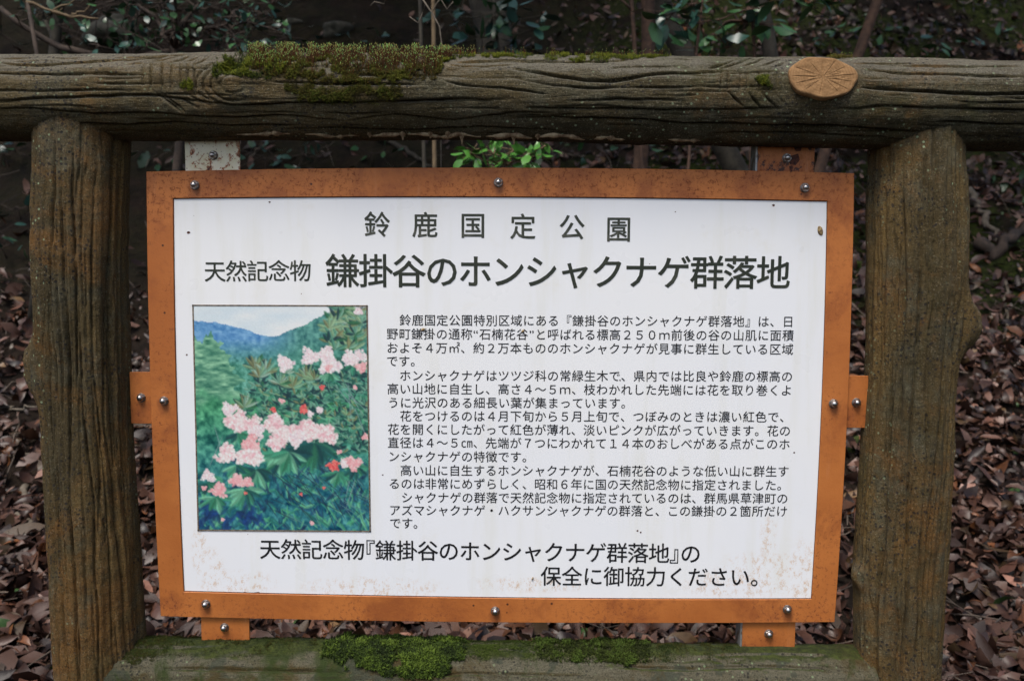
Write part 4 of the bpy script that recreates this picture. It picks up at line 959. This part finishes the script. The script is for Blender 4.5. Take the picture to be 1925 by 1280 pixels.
moss_patch('moss', LI, on_low, [(612, 1205), (640, 1192), (700, 1188), (770, 1192), (850, 1196), (870, 1215), (872, 1240), (850, 1262), (800, 1275), (740, 1270), (690, 1258), (640, 1252), (615, 1232)], 8500, .0075, [(.012, .022, .004), (.024, .042, .005), (.045, .075, .008), (.075, .115, .012)], 'deep green moss cushion on the middle of the bottom rail', 7, 0, .01, None, 21, True, .22, .5)
moss_patch('moss', LI, on_low, [(1000, 1198), (1060, 1196), (1215, 1200), (1225, 1215), (1200, 1240), (1160, 1252), (1120, 1235), (1090, 1222), (1010, 1216)], 3600, .0062, [(.02, .028, .004), (.035, .05, .005), (.05, .08, .01)], 'ragged green moss on the bottom rail right of the cushion', 10, 0, .01, None, 23, True, .22, .5)
moss_patch('moss', LI, on_low, [(860, 1200), (1010, 1202), (1010, 1218), (960, 1226), (880, 1222)], 2400, .0030, [(.03, .045, .006), (.05, .075, .009)], 'flat pale green moss between the two moss clumps of the bottom rail', 8, 0, .01, None, 25)
moss_patch('moss', LI, on_low, [(235, 1200), (270, 1194), (600, 1198), (600, 1208), (480, 1212), (400, 1206), (330, 1212), (300, 1235), (262, 1250), (225, 1240)], 3600, .0032, [(.02, .034, .004), (.035, .05, .005), (.04, .036, .005)], 'low dark green moss in the left corner of the bottom rail', 8, 0, .01, None, 27)
moss_patch('moss', LI, on_low, [(1225, 1204), (1400, 1208), (1395, 1214), (1300, 1220), (1240, 1224)], 1500, .0028, OL[:2] + [(.02, .034, .004)], 'low brown green moss left of the lower right tab', 8, 0, .01, None, 29)

# ------------------------------------------------------------------ leaves and litter
def leaf_tmpl(seed, wide=.38, curl=.35, fold=.25, ns=4, tip=1.0):
    r2 = np.random.default_rng(seed); V = []; F = []
    c = curl * r2.uniform(-1, 1.6); tw = r2.uniform(-.6, .6); fo = fold * r2.uniform(-.3, 1.4); side = r2.uniform(-.2, .2)
    for i in range(ns + 1):
        t_ = i / ns; w = wide / 2 * (math.sin(math.pi * t_ ** .85) ** .8 + .02) * (1 + .16 * r2.normal() * (0 < i < ns)); x = t_ - .5
        zb = c * (x * x - .12); tt = tw * x
        for s in (-1, 0, 1):
            V.append((x * (1 - .1 * abs(c)), s * w * math.cos(tt) + side * x * x, zb + abs(s) * w * fo + s * w * math.sin(tt)))
    for i in range(ns):
        for s in (0, 1): a = i * 3 + s; F.append((a, a + 1, a + 4, a + 3))
    return np.array(V), np.array(F)
LT = [leaf_tmpl(s, w, c, f) for s, (w, c, f) in enumerate([(.36, .5, .3), (.42, .7, .2), (.32, .3, .4), (.46, .9, .15), (.38, -.5, .3), (.34, .8, .35), (.50, 1.6, .2), (.30, .4, .7), (.44, 1.9, .1), (.38, -1.2, .4), (.55, .9, .35), (.28, 1.3, .6)])]
t = NT('dead_leaf'); co = t.co('Object'); g = t.n.new('ShaderNodeNewGeometry')
tint = t.attr('tint')
lc = t.mix(t.ramp(t.noise(co, 60, 4, .6), .4, .7, 0, .45), tint, t.mix(1.0, tint, (.45, .40, .38), 'MULTIPLY'))
MAT['litter'] = t.set(color=lc, rough=.45, spec=.45, normal=t.bump(t.noise(co, 90, 4), .002, .5))
BR = np.array([(.110, .060, .042), (.150, .095, .078), (.070, .038, .028), (.170, .080, .036), (.230, .165, .145), (.120, .088, .045), (.045, .027, .022), (.190, .125, .10), (.085, .05, .042), (.20, .09, .03)]) * np.array([.46, .37, .32])
BP = np.array([.19, .14, .14, .07, .09, .07, .12, .10, .06, .02])
r3 = np.random.default_rng(99)
NL = 39000
ly = .5 + 5.6 * r3.random(NL * 2) ** 1.35; lx = r3.uniform(-1, 1, NL * 2) * (1.75 + .68 * ly) + .05
dens = np.where(ly > 2.9, np.clip(.25 + .55 * (lx - .2), .10, .75), 1.0) * np.where((lx < -.2) & (ly > 2.4), .6, 1.0) * np.where(ly > 4.3, .6, 1.0) * np.clip(1.2 + 1.4 * fbm(lx * .9, ly * .9, 0, 51, 3), .45, 1)
keep = r3.random(NL * 2) < dens; lx, ly = lx[keep][:NL], ly[keep][:NL]; NL = len(lx)
e = .05; zz = gz(lx, ly) + np.clip((ly - .5) / .5, 0, 1) * .022 * fbm(lx * 14, ly * 14, 0, 31, 3)
nrm_ = np.stack([-(gz(lx + e, ly) - gz(lx - e, ly)) / (2 * e), -(gz(lx, ly + e) - gz(lx, ly - e)) / (2 * e), np.ones(NL)], -1); nrm_ /= np.linalg.norm(nrm_, axis=1)[:, None]
Ml = rotmats(NL, nrm_, .52, r3)
Sl = (.028 + .088 * r3.random(NL) ** 1.6) * np.where(r3.random(NL) < .15, 1.25, 1); Pl = np.stack([lx, ly, zz], -1) + nrm_ * r3.uniform(.000, .050, NL)[:, None]
cl_ = BR[r3.choice(len(BR), NL, p=BP)] * np.exp(r3.normal(size=(NL, 1)) * .55) * (1 + .25 * fbm(lx * 1.2, ly * 1.2, 0, 71, 3))[:, None]
gi = r3.random(NL) < .006; cl_[gi] = (.035, .075, .02)
wl_ = r3.integers(0, len(LT), NL)
PP, dep = proj(Pl)
# what the fence and the board leave visible
vis = (dep > 0) & (PP[:, 0] > 4) & (PP[:, 0] < 1921) & (PP[:, 1] > 4) & (PP[:, 1] < 1276)
bx = (PP[:, 0] > 285) & (PP[:, 0] < 1590) & (PP[:, 1] > 322) & (PP[:, 1] < 1165)
lp = (PP[:, 0] > 52 + (PP[:, 1] - 265) * .045) & (PP[:, 0] < 244 + (PP[:, 1] - 300) * .03) & (PP[:, 1] > 215)
rp = (PP[:, 0] > 1640 - (PP[:, 1] - 300) * .04) & (PP[:, 0] < 1822 - (PP[:, 1] - 300) * .05) & (PP[:, 1] > 220)
tl_ = (PP[:, 1] > 98) & (PP[:, 1] < 270); bl_ = (PP[:, 1] > 1200) & (PP[:, 0] > 100) & (PP[:, 0] < 1770)
vis &= ~(bx | lp | rp | tl_ | bl_)
sizepx = np.where(vis, Sl / np.maximum(dep, .1), 0); sel = np.zeros(NL, bool); sel[np.argsort(-sizepx)[:300]] = True
VV = []; FF = []; CC = []; b = 0
for k in range(len(LT)):
    q = (wl_ == k) & ~sel
    V, F, c = instance(LT[k][0], LT[k][1], Ml[q], Pl[q], Sl[q], cl_[q]); VV.append(V); FF.append(F + b); CC.append(c); b += len(V)
obj('leaf_litter', np.vstack(VV), np.vstack(FF), MAT['litter'], None, cols=np.vstack(CC), kind='stuff', label='brown fallen leaves covering the slope behind the fence', cat='leaf litter')
VAR = []
for k in range(len(LT)):
    for c in range(len(BR)): VAR.append(mesh('fallen_leaf', LT[k][0], LT[k][1], MAT['litter'], cols=np.tile(BR[c], (len(LT[k][0]), 1))))
GRN = mesh('fallen_leaf', LT[4][0], LT[4][1], MAT['litter'], cols=np.tile((.035, .08, .02), (len(LT[4][0]), 1)))
def place(me, name, M, P, S, parent, **kw):
    o = bpy.data.objects.new(name, me); finish(o, parent, P, **kw)
    mw = Matrix([list(map(float, r)) for r in M]).to_quaternion(); o.rotation_mode = 'QUATERNION'; o.rotation_quaternion = mw; o.scale = (S,) * 3 if np.isscalar(S) else S
    return o
for i in np.nonzero(sel)[0]:
    ci = int(r3.choice(len(BR), p=BP)); place(GRN if gi[i] else VAR[int(wl_[i]) * len(BR) + ci], 'fallen_leaf', Ml[i], Pl[i], float(Sl[i]), hill)

mb = MB()
for k in range(420):
    y0 = r3.uniform(.6, 4.6); x0 = r3.uniform(-1, 1) * (1.2 + .6 * y0); a = r3.uniform(0, 6.28); l = r3.uniform(.05, .28)
    X_ = np.linspace(0, l, 4); xs = x0 + X_ * math.cos(a) + r3.normal(size=4) * .008; ys = y0 + X_ * math.sin(a) + r3.normal(size=4) * .008
    mb.tube(np.stack([xs, ys, gz(xs, ys) + .03 + r3.uniform(0, .02, 4)], -1), [q * r3.uniform(.0015, .0035) for q in (1, .95, .8, .5)], 4, False)
t = NT('twig_litter'); MAT['twigs'] = t.set(color=t.mix(t.ramp(t.noise(t.co(), 3, 3), .35, .65), (.040, .028, .020), (.13, .10, .075)), rough=.8)
obj('twig_litter', mb.v, mb.f, MAT['twigs'], None, kind='stuff', label='thin dead twigs strewn over the fallen leaves', cat='twigs')
# ------------------------------------------------------------------ sticks, roots, stones on the slope
def wood(name, c1, c2, sc=25):
    t = NT(name); co = t.co('Object'); return t.set(color=t.mix(t.ramp(t.noise(co, sc, 6, .7), .35, .65), c1, c2), rough=.85, normal=t.bump(t.noise(co, sc * 3, 5), .004, .7))
MAT['stick'] = wood('dead_stick', (.075, .060, .042), (.15, .125, .095)); MAT['stick_dark'] = wood('dark_stick', (.022, .015, .011), (.06, .04, .028))
MAT['bark_brown'] = wood('brown_bark', (.035, .018, .011), (.085, .045, .026)); MAT['bark_grey'] = wood('grey_bark', (.022, .018, .012), (.06, .052, .036), 14)
MAT['tan_stem'] = wood('tan_stem', (.10, .066, .032), (.17, .12, .065)); MAT['rock'] = wood('mossy_stone', (.018, .019, .010), (.065, .060, .045), 14)
def ground_hit(px, py):      # where the sight line through a point of the photo meets the slope
    d = ray(px, py); 
    for s in np.linspace(1.5, 14, 900):
        p = CAM + d * s
        if p[2] < gz(p[0], p[1]) + .0: return p
    return CAM + d * 9
def path(pxs, lift=.02, wig=.01, n=10, seed=0):
    P = np.array([ground_hit(*p) for p in pxs]); d = np.r_[0, np.cumsum(np.linalg.norm(np.diff(P, axis=0), axis=1))]; q = np.linspace(0, d[-1], n)
    Q = np.stack([np.interp(q, d, P[:, k]) for k in range(3)], -1); r2 = np.random.default_rng(seed)
    Q[:, 2] = np.maximum(Q[:, 2], gz(Q[:, 0], Q[:, 1])) + lift; return Q + r2.normal(size=Q.shape) * wig
def taper(r, n, e=.6): return [r * (1 - (1 - e) * k / (n - 1)) for k in range(n)]
STK = [([(-20, 1245), (45, 1195), (100, 1140)], .013, 'stick', 'thick pale branch lying in the leaves at the lower left corner'),
       ([(46, 930), (52, 1000)], .014, 'stick', 'short pale stub of branch standing in the leaves left of the left post'),
       ([(-10, 872), (90, 868)], .006, 'stick', 'straight thin stick lying level in the leaves left of the left post'),
       ([(0, 772), (30, 782), (70, 775)], .006, 'stick', 'thin bent stick just below the knob of the left post'),
       ([(1822, 372), (1850, 430), (1892, 470)], .024, 'stick', 'thick grey driftwood branch behind the right post'),
       ([(1889, 530), (1893, 585), (1892, 640)], .009, 'stick', 'pale green upright stick right of the right post knob'),
       ([(1822, 512), (1850, 540), (1870, 545)], .005, 'stick_dark', 'dark forked twig behind the right post knob'),
       ([(1845, 605), (1870, 670), (1925, 730)], .007, 'stick_dark', 'long dark twig slanting down right of the right post'),
       ([(715, 268), (760, 290), (812, 328)], .019, 'bark_grey', 'grey branch slanting down behind the middle of the top rail gap'),
       ([(470, 300), (520, 268)], .006, 'stick', 'thin pale twig beside the cream tab'),
       ([(1020, 306), (1100, 304)], .007, 'stick', 'level tan stick right of the green seedling'),
       ([(560, 1195), (600, 1160)], .006, 'stick', 'tan twig under the board left of its middle'),
       ([(1280, 1165), (1340, 1192)], .006, 'stick', 'tan twig under the board right of its middle'),
       ([(1870, 1245), (1930, 1232)], .004, 'stick', 'thin twig at the lower right corner'),
       ([(1840, 470), (1870, 500), (1925, 440)], .04, 'stick_dark', 'dark rotten log half buried right of the right post')]
for k, (pp, r_0, mt, lab) in enumerate(STK):
    Q = path(pp, r_0 * .8 + .012, .006 + r_0 * .15, 12, k); mb = MB(); mb.tube(Q, [r_0 * (1 - .35 * q / 11) * (1 + .15 * math.sin(q * 1.7 + k)) for q in range(12)], 9)
    obj('fallen_branch', mb.v, mb.f, MAT[mt], None, label=lab, cat='branch', group='fallen branches on the slope')
def stone(px, py, r, seed, lab, mat='rock'):
    p = ground_hit(px, py); import bmesh
    bm = bmesh.new(); bmesh.ops.create_icosphere(bm, subdivisions=3, radius=1); V = np.array([v.co[:] for v in bm.verts]); F = [tuple(v.index for v in f.verts) for f in bm.faces]; bm.free()
    n = 1 + .8 * fbm(V[:, 0] * 1.6, V[:, 1] * 1.6, V[:, 2] * 1.6, seed, 4); V = V * n[:, None] * np.array([r * 1.0, r * .8, r * .6]) + p - [0, 0, r * .15]
    return obj('stone', V, F, MAT[mat], None, label=lab, cat='stone', group='stones on the slope')
t = NT('moss_covered'); co = t.co('Object'); MAT['mossrock'] = t.set(color=t.mix(t.ramp(t.noise(co, 14, 6, .75), .35, .65), (.03, .045, .006), (.085, .12, .012)), rough=.95, normal=t.bump(t.noise(co, 60, 6, .8), .02))
for a in ((215, 60, .20, 1, 'large grey olive stone behind the bare branch at upper left'), (530, 50, .075, 2, 'brown stone on the dark bank left of the moss cushion'), (555, 42, .06, 3, 'flat brown stone beside the stone on the dark bank'), (635, 58, .12, 4, 'large grey stone on the dark bank above the moss cushion'),
          (1570, 28, .09, 5, 'larger grey stone above the sawn branch end'), (1598, 40, .06, 6, 'small grey stone right of the larger one above the sawn branch end'), (1555, 60, .07, 11, 'low mossy stone just above the sawn branch end'), (1685, 60, .05, 7, 'small pale stone on the mossy bank at upper right'), (1640, 535, .06, 12, 'grey stone seen through the gap by the right post')): stone(*a)
stone(1612, 500, .06, 8, 'bright mossy stone seen in the gap left of the right post', 'mossrock'); stone(1618, 845, .09, 9, 'mossy stump seen in the gap below the right side tab', 'mossrock')

# ------------------------------------------------------------------ plants
t = NT('green_leaf'); co = t.co('Object'); tint = t.attr('tint')
MAT['leaf'] = t.set(color=t.mix(t.ramp(t.noise(co, 5, 3), .4, .7, 0, .4), tint, t.mix(1.0, tint, (.6, .65, .5), 'MULTIPLY')), rough=.32, spec=.5)
GL = [leaf_tmpl(50 + s, w, .35, .22, 6) for s, w in enumerate((.36, .42, .46, .38, .5))]
PAL = {'blue': (.022, .062, .052), 'dark': (.022, .064, .024), 'mid': (.038, .110, .034), 'bright': (.070, .21, .032), 'teal': (.030, .085, .065), 'yell': (.10, .16, .02)}
GM = {(k, p): mesh('leaf', GL[k][0] + [.5, 0, 0], GL[k][1], MAT['leaf'], cols=np.tile(PAL[p], (len(GL[k][0]), 1))) for k in range(5) for p in PAL}
def frame_of(d, r2, flat=.6):
    d = d / np.linalg.norm(d); up = np.array([0, -.5, 1.]) * flat + r2.normal(size=3) * (1 - flat) * .8; y = np.cross(up, d); y /= np.linalg.norm(y); z = np.cross(d, y); return np.stack([d, y, z], -1)
def bent(p, q, sag, n, r2, wig):
    p, q = np.array(p, float), np.array(q, float); P = []
    for k in range(n):
        s = k / (n - 1); P.append(p + (q - p) * s + np.array([0, 0, sag * 4 * s * (1 - s)]) + r2.normal(size=3) * wig * (0 < k < n - 1))
    return np.array(P)
def plant(name, base, label, cat, stems=None, leaf=.05, pal=(), nleaf=0, mat='', seed=0, clusters=None, group=None, stem_name='stem'):
    """stems: list of (points, radius); leaves sit in sprays at the twig ends"""
    r2 = np.random.default_rng(seed); root = thing(name, base, label, cat, group)
    ends = []
    for pts, r in stems:
        mb = MB(); mb.tube(pts, taper(r, len(pts), .55), 8); obj(stem_name, mb.v, mb.f, MAT[mat], root)
        ends.append(np.array(pts))
    cnt = 0
    for (c, rad, n) in (clusters or []):
        tw = MB()
        c = np.array(c, float)
        # nearest stem point feeds a twig to the spray
        allp = np.vstack(ends); j = np.argmin(np.linalg.norm(allp - c, axis=1)); P = bent(allp[j], c, -.02, 5, r2, .008); tw.tube(P, taper(.0035, 5, .5), 5)
        for k in range(n):
            q = c + r2.normal(size=3) * rad * np.array([1, .6, .55]); tw.tube([c, (c + q) / 2 + r2.normal(size=3) * .004, q], [.0022, .0018, .0012], 4, False)
            d = (q - c) + r2.normal(size=3) * rad * .8 + np.array([0, -.2, -.25]) * rad
            L = leaf * r2.uniform(.7, 1.2); kk = (int(r2.integers(5)), pal[int(r2.integers(len(pal)))])
            place(GM[kk], 'leaf', frame_of(d, r2), q, float(L), root); cnt += 1
        obj('twig', tw.v, tw.f, MAT[mat], root)
    return root
def P_(px, py, Y): return at(px, py, Y)
def gbase(px, py0, Y):
    p = at(px, py0, Y); return np.array([p[0], Y, float(gz(p[0], Y))])
# bright seedling under the top rail
Y = 1.45; b = gbase(945, 320, Y); c = P_(945, 300, Y)
plant('seedling', b, 'bright green seedling behind the middle of the top rail', 'seedling', [(bent(b, c, 0, 5, rng, .004), .004)], .050, ['bright'], 0, 'tan_stem', 1,
      [(P_(885, 288, Y), .030, 12), (P_(905, 280, Y), .026, 9), (P_(930, 290, Y), .028, 14), (P_(965, 285, Y), .028, 14), (P_(1000, 292, Y), .024, 12), (P_(1030, 274, Y), .02, 6), (P_(920, 312, Y), .028, 12), (P_(955, 307, Y), .026, 12), (P_(985, 300, Y), .022, 8)])
# evergreen sprays top right
Y = 2.3; b = gbase(1440, 300, Y)
plant('evergreen_sapling', b, 'green leaved sapling above the notches left of the sawn branch end', 'sapling', [(bent(b, P_(1412, -60, Y), 0, 8, rng, .015), .012), (bent(P_(1405, 40, Y), P_(1345, 62, Y), .02, 5, rng, .01), .006)], .088, ['mid', 'teal', 'dark'], 0, 'bark_brown', 2,
      [(P_(1340, 72, Y), .05, 11), (P_(1370, 90, Y), .04, 6), (P_(1320, 88, Y), .03, 5), (P_(1395, 60, Y), .04, 5), (P_(1428, 45, Y), .05, 8), (P_(1435, 18, Y), .04, 6), (P_(1405, 25, Y), .03, 4)])
Y = 2.0; b = gbase(1255, 300, Y)
plant('evergreen_sapling', b, 'sapling with long drooping leaves at the top edge, right of the reddish trunk', 'sapling', [(bent(b, P_(1330, -80, Y), .0, 8, rng, .012), .009)], .095, ['mid', 'dark', 'teal'], 0, 'bark_brown', 3,
      [(P_(1270, 22, Y), .05, 9), (P_(1300, 8, Y), .05, 8), (P_(1245, 35, Y), .03, 4), (P_(1310, 30, Y), .03, 4), (P_(1500, -5, Y), .05, 8), (P_(1470, -5, Y), .04, 6), (P_(1540, -8, Y), .04, 5)])
Y = 2.6; b = gbase(930, 300, Y)
plant('evergreen_sapling', b, 'bluish leaved sapling above the rail right of the moss cushion', 'sapling', [(bent(b, P_(935, -80, Y), 0, 8, rng, .02), .016)], .088, ['blue', 'teal', 'blue', 'dark'], 0, 'bark_grey', 4,
      [(P_(922, 35, Y), .06, 9), (P_(945, 25, Y), .05, 7), (P_(965, 40, Y), .05, 7), (P_(912, 70, Y), .05, 6), (P_(945, 88, Y), .06, 9), (P_(975, 65, Y), .05, 6), (P_(1000, 55, Y), .05, 4), (P_(870, 20, Y), .06, 9), (P_(845, 25, Y), .05, 6), (P_(905, 90, Y), .05, 5), (P_(985, 90, Y), .04, 4)])
# left shrub
Y = 2.3; b = gbase(330, 300, Y)
st = [(bent(b, P_(325, 70, Y), 0, 5, rng, .02), .030)]
for q in ((250, -40), (330, -60), (400, -50), (440, 20), (300, -20), (470, 40), (380, 60), (200, -30)): st.append((bent(P_(328, 90, Y), P_(q[0], q[1], Y + rng.uniform(-.2, .2)), .02, 7, rng, .025), .010))
st.append((bent(P_(320, 100, Y), P_(0, 15, Y - .1), -.10, 10, rng, .012), .020))
cl = []
for k in range(74):
    a = rng.uniform(0, 1); px_ = rng.choice([rng.uniform(200, 440), rng.uniform(380, 540), rng.uniform(0, 200)], p=[.48, .32, .20]); py_ = rng.uniform(-20, 98)
    cl.append((P_(px_, py_, Y + rng.uniform(-.35, .35)), .055, 5))
plant('evergreen_shrub', b, 'dark bluish leaved shrub filling the upper left behind the rail', 'shrub', st, .050, ['blue', 'dark', 'teal', 'dark', 'mid'], 0, 'stick_dark', 5, cl, stem_name='branch')
# bare pale branch before it
Y = 1.7
root = thing('bare_branch', gbase(60, 300, Y), 'pale leafless twig reaching over the rail at upper left', 'branch')
for a, c_, r_0 in (((50, 5), (110, 25), .007), ((100, 22), (185, 36), .006), ((100, 24), (140, 28), .004), ((135, 27), (168, 10), .004), ((100, 22), (118, 16), .003), ((100, 20), (145, -5), .004)):
    mb = MB(); mb.tube(bent(P_(*a, Y), P_(*c_, Y), -.005, 6, rng, .003), taper(r_0, 6, .5), 7); obj('twig', mb.v, mb.f, MAT['tan_stem'], root)
mb = MB(); mb.tube(bent(gbase(150, 300, Y), P_(52, 5, Y), .0, 9, rng, .008), taper(.011, 9, .6), 8); obj('stem', mb.v, mb.f, MAT['stick_dark'], root)
# ground plants in the gaps
Y = 1.5
for k, (px_, py_, pl, n, lab) in enumerate(((300, 292, ['mid', 'dark'], 10, 'broad leaved plant left of the cream tab'), (18, 300, ['dark', 'blue'], 12, 'dark broad leaved plant behind the rail at the left edge'), (40, 400, ['dark', 'teal'], 8, 'small dark plant beside the upper left post'), (500, 312, ['dark', 'teal'], 14, 'low dark plant just right of the cream tab'), (590, 308, ['dark', 'teal'], 12, 'low dark plant in the gap left of the slanting branch'),
                                             (1885, 97, ['teal', 'mid'], 14, 'glossy small leaved plant at the upper right edge'), (1160, 285, ['dark', 'mid'], 6, 'sparse seedling in the gap left of the rusty top tab'), (560, 92, ['dark', 'blue'], 12, 'dim leafy plant on the dark bank just left of the large stone'), (690, 84, ['dark', 'teal'], 10, 'dim plant on the bank above the middle of the moss cushion'), (170, 86, ['dark', 'mid'], 14, 'green plant behind the bare twig at upper left'), (1660, 70, ['mid', 'dark'], 12, 'green plant on the leafy bank right of the leaning young tree'), (1760, 88, ['teal', 'mid'], 12, 'small green plant on the bank between the young tree and the upper right edge'), (1540, 84, ['dark', 'mid'], 12, 'green plant right behind the sawn branch end'),
                                             (12, 470, ['dark', 'teal'], 8, 'few dark leaves low at the left edge, above the dry leaves'), (1880, 330, ['dark'], 6, 'dark sprig under the rail at the right edge'), (700, 300, ['dark', 'mid'], 8, 'small plant left of the slanting grey branch under the rail'), (1060, 290, ['dark', 'mid'], 8, 'small dark plant right of the bright seedling'), (645, 1150, ['dark'], 0, ''))):
    if not n: continue
    b = ground_hit(px_, py_ + 14); b[2] = float(gz(b[0], b[1])); dd = b[1] - CAM[1]; c = b + np.array([0, -.04, .012 * dd + .02])
    plant('ground_plant', b, lab, 'plant', group='low plants in the fence gaps', stems= [(bent(b, c, 0, 4, rng, .004), .004)], leaf=dd * (.017 if px_ != 300 else .027), pal=pl, mat='stick_dark', seed=20 + k, clusters=[(c + rng.normal(size=3) * .02 - np.array([.012 * dd, 0, 0]), .016 * dd, n // 2), (c + np.array([.014 * dd, 0, 0]), .016 * dd, n - n // 2)])
# trunks
def trunk(name, pxb, pxt, Y, r, mat, label, cat='tree', base_px=300, side=()):
    b = gbase(pxb[0], base_px, Y); tp = P_(*pxt, Y); d = (tp - P_(*pxb, Y)); d = d / d[2]
    b = np.array(P_(*pxb, Y)); k = (b[2] - float(gz(b[0], Y))) + .05; b = b - d * k
    n = 16; topz = 5.0; root = thing(name, b, label, cat, 'trees on the slope')
    P = np.array([b + d * (topz * s / (n - 1)) for s in range(n)]) + rng.normal(size=(n, 3)) * r * .25
    mb = MB(); mb.tube(P, taper(r * 1.15, n, .5), 12); obj('trunk', mb.v, mb.f, MAT[mat], root)
    r2 = np.random.default_rng(int(pxb[0])); tw = MB(); V0 = []
    top = P[-1]
    for q in range(7):
        e_ = top + np.array([r2.normal() * .9, r2.normal() * .7, r2.uniform(-.5, .9)]); tw.tube(bent(P[-2 - q % 4], e_, .1, 5, r2, .03), taper(r * .35, 5, .3), 6)
    obj('limb', tw.v, tw.f, MAT[mat], root)
    nl = 600; Pc = top + r2.normal(size=(nl, 3)) * np.array([1.0, .9, .45]); V, F, c = instance(GL[1][0], GL[1][1], rotmats(nl, np.tile([0, 0, 1.], (nl, 1)), .6, r2), Pc, r2.uniform(.07, .14, nl), np.tile(PAL['dark'], (nl, 1)) * r2.uniform(.7, 1.6, (nl, 1)))
    me_ = obj('crown', V, F, MAT['leaf'], root, cols=c)
    for (a, c_, rr_) in side:
        mb = MB(); mb.tube(bent(P_(*a, Y), P_(*c_, Y), .02, 6, rng, .008), taper(rr_, 6, .4), 6); obj('branch', mb.v, mb.f, MAT[mat], root)
    return root
trunk('slender_tree', (1213, 105), (1217, 0), 2.7, .034, 'bark_brown', 'slender tree with straight reddish trunk above the rail, right of its middle')
trunk('leaning_tree', (1292, 108), (1245, 0), 3.2, .058, 'bark_grey', 'tree with leaning grey trunk right of the reddish trunk')
trunk('young_tree', (1615, 100), (1650, -5), 2.8, .026, 'bark_brown', 'young tree leaning right, just right of the sawn branch end')
trunk('young_tree', (1192, 90), (1186, 0), 2.6, .010, 'bark_brown', 'thin stem close left of the reddish trunk', side=(((1188, 20), (1130, -20), .006),))
trunk('young_tree', (814, 95), (813, 0), 1.9, .0085, 'tan_stem', 'thin tan straight stem rising behind the right end of the moss cushion')
trunk('young_tree', (793, 100), (790, 0), 2.1, .008, 'bark_grey', 'thin grey stem just left of the tan one')
trunk('young_tree', (104, 105), (112, 0), 2.6, .024, 'bark_grey', 'grey forked sapling trunk behind the bare branch at upper left', side=(((100, 80), (70, 10), .012),))
trunk('young_tree', (1445, 105), (1425, -5), 2.9, .035, 'bark_grey', 'mossy trunk behind the sapling left of the sawn branch end')
trunk('old_tree', (925, 110), (905, 0), 3.1, .10, 'bark_grey', 'thick dark trunk behind the bluish sapling')
# thin hanging vine
root = thing('dry_vine', P_(830, 98, .9) - [0, 0, P_(830, 98, .9)[2] - float(gz(P_(830, 98, .9)[0], .9))], 'thin pale vine curving down to the rail right of the moss cushion', 'vine')
for pts, r_0 in (([(795, 0), (812, 25), (826, 50), (830, 80), (829, 200), (829, 330)], .0019), ([(800, 8), (793, 28), (786, 44), (770, 32)], .0013), ([(795, 0), (780, -30), (700, -60)], .002), ([(725, -2), (722, 8), (704, 4), (697, 11)], .0014), ([(780, -28), (745, -16), (725, -2)], .0015), ([(828, -2), (840, 18), (852, 4)], .0013), ([(812, 25), (820, 8), (828, -2)], .0012)):
    mb = MB(); mb.tube([P_(*p, .9) for p in pts], r_0, 6); obj('vine_stem', mb.v, mb.f, MAT['stick'], root)

# ------------------------------------------------------------------ unseen forest canopy, added above the view to shade the slope
r4 = np.random.default_rng(4); nc = 15000
X_ = r4.uniform(-7, 7, nc); Y_ = r4.uniform(1.2, 9, nc); base_ = np.maximum(3.0 + .36 * (Y_ - .5), np.interp(Y_, GY, GZ) + 1.2) + .9
Z_ = base_ + r4.gamma(2, .35, nc); g_ = fbm(X_ * .7, Y_ * .7, Z_ * .7, 3, 2) > -.2
Pc = np.stack([X_, Y_, Z_], -1)[g_]; n_ = len(Pc)
V, F, c = instance(GL[2][0], GL[2][1], rotmats(n_, np.tile([0, -.2, 1.], (n_, 1)), .5, r4), Pc, r4.uniform(.14, .28, n_), np.tile(PAL['dark'], (n_, 1)) * r4.uniform(.7, 1.6, (n_, 1)))
obj('shading_canopy', V, F, MAT['leaf'], None, cols=c, kind='stuff', label='unseen mass of evergreen leaves added over the slope behind the fence to shade it', cat='canopy')
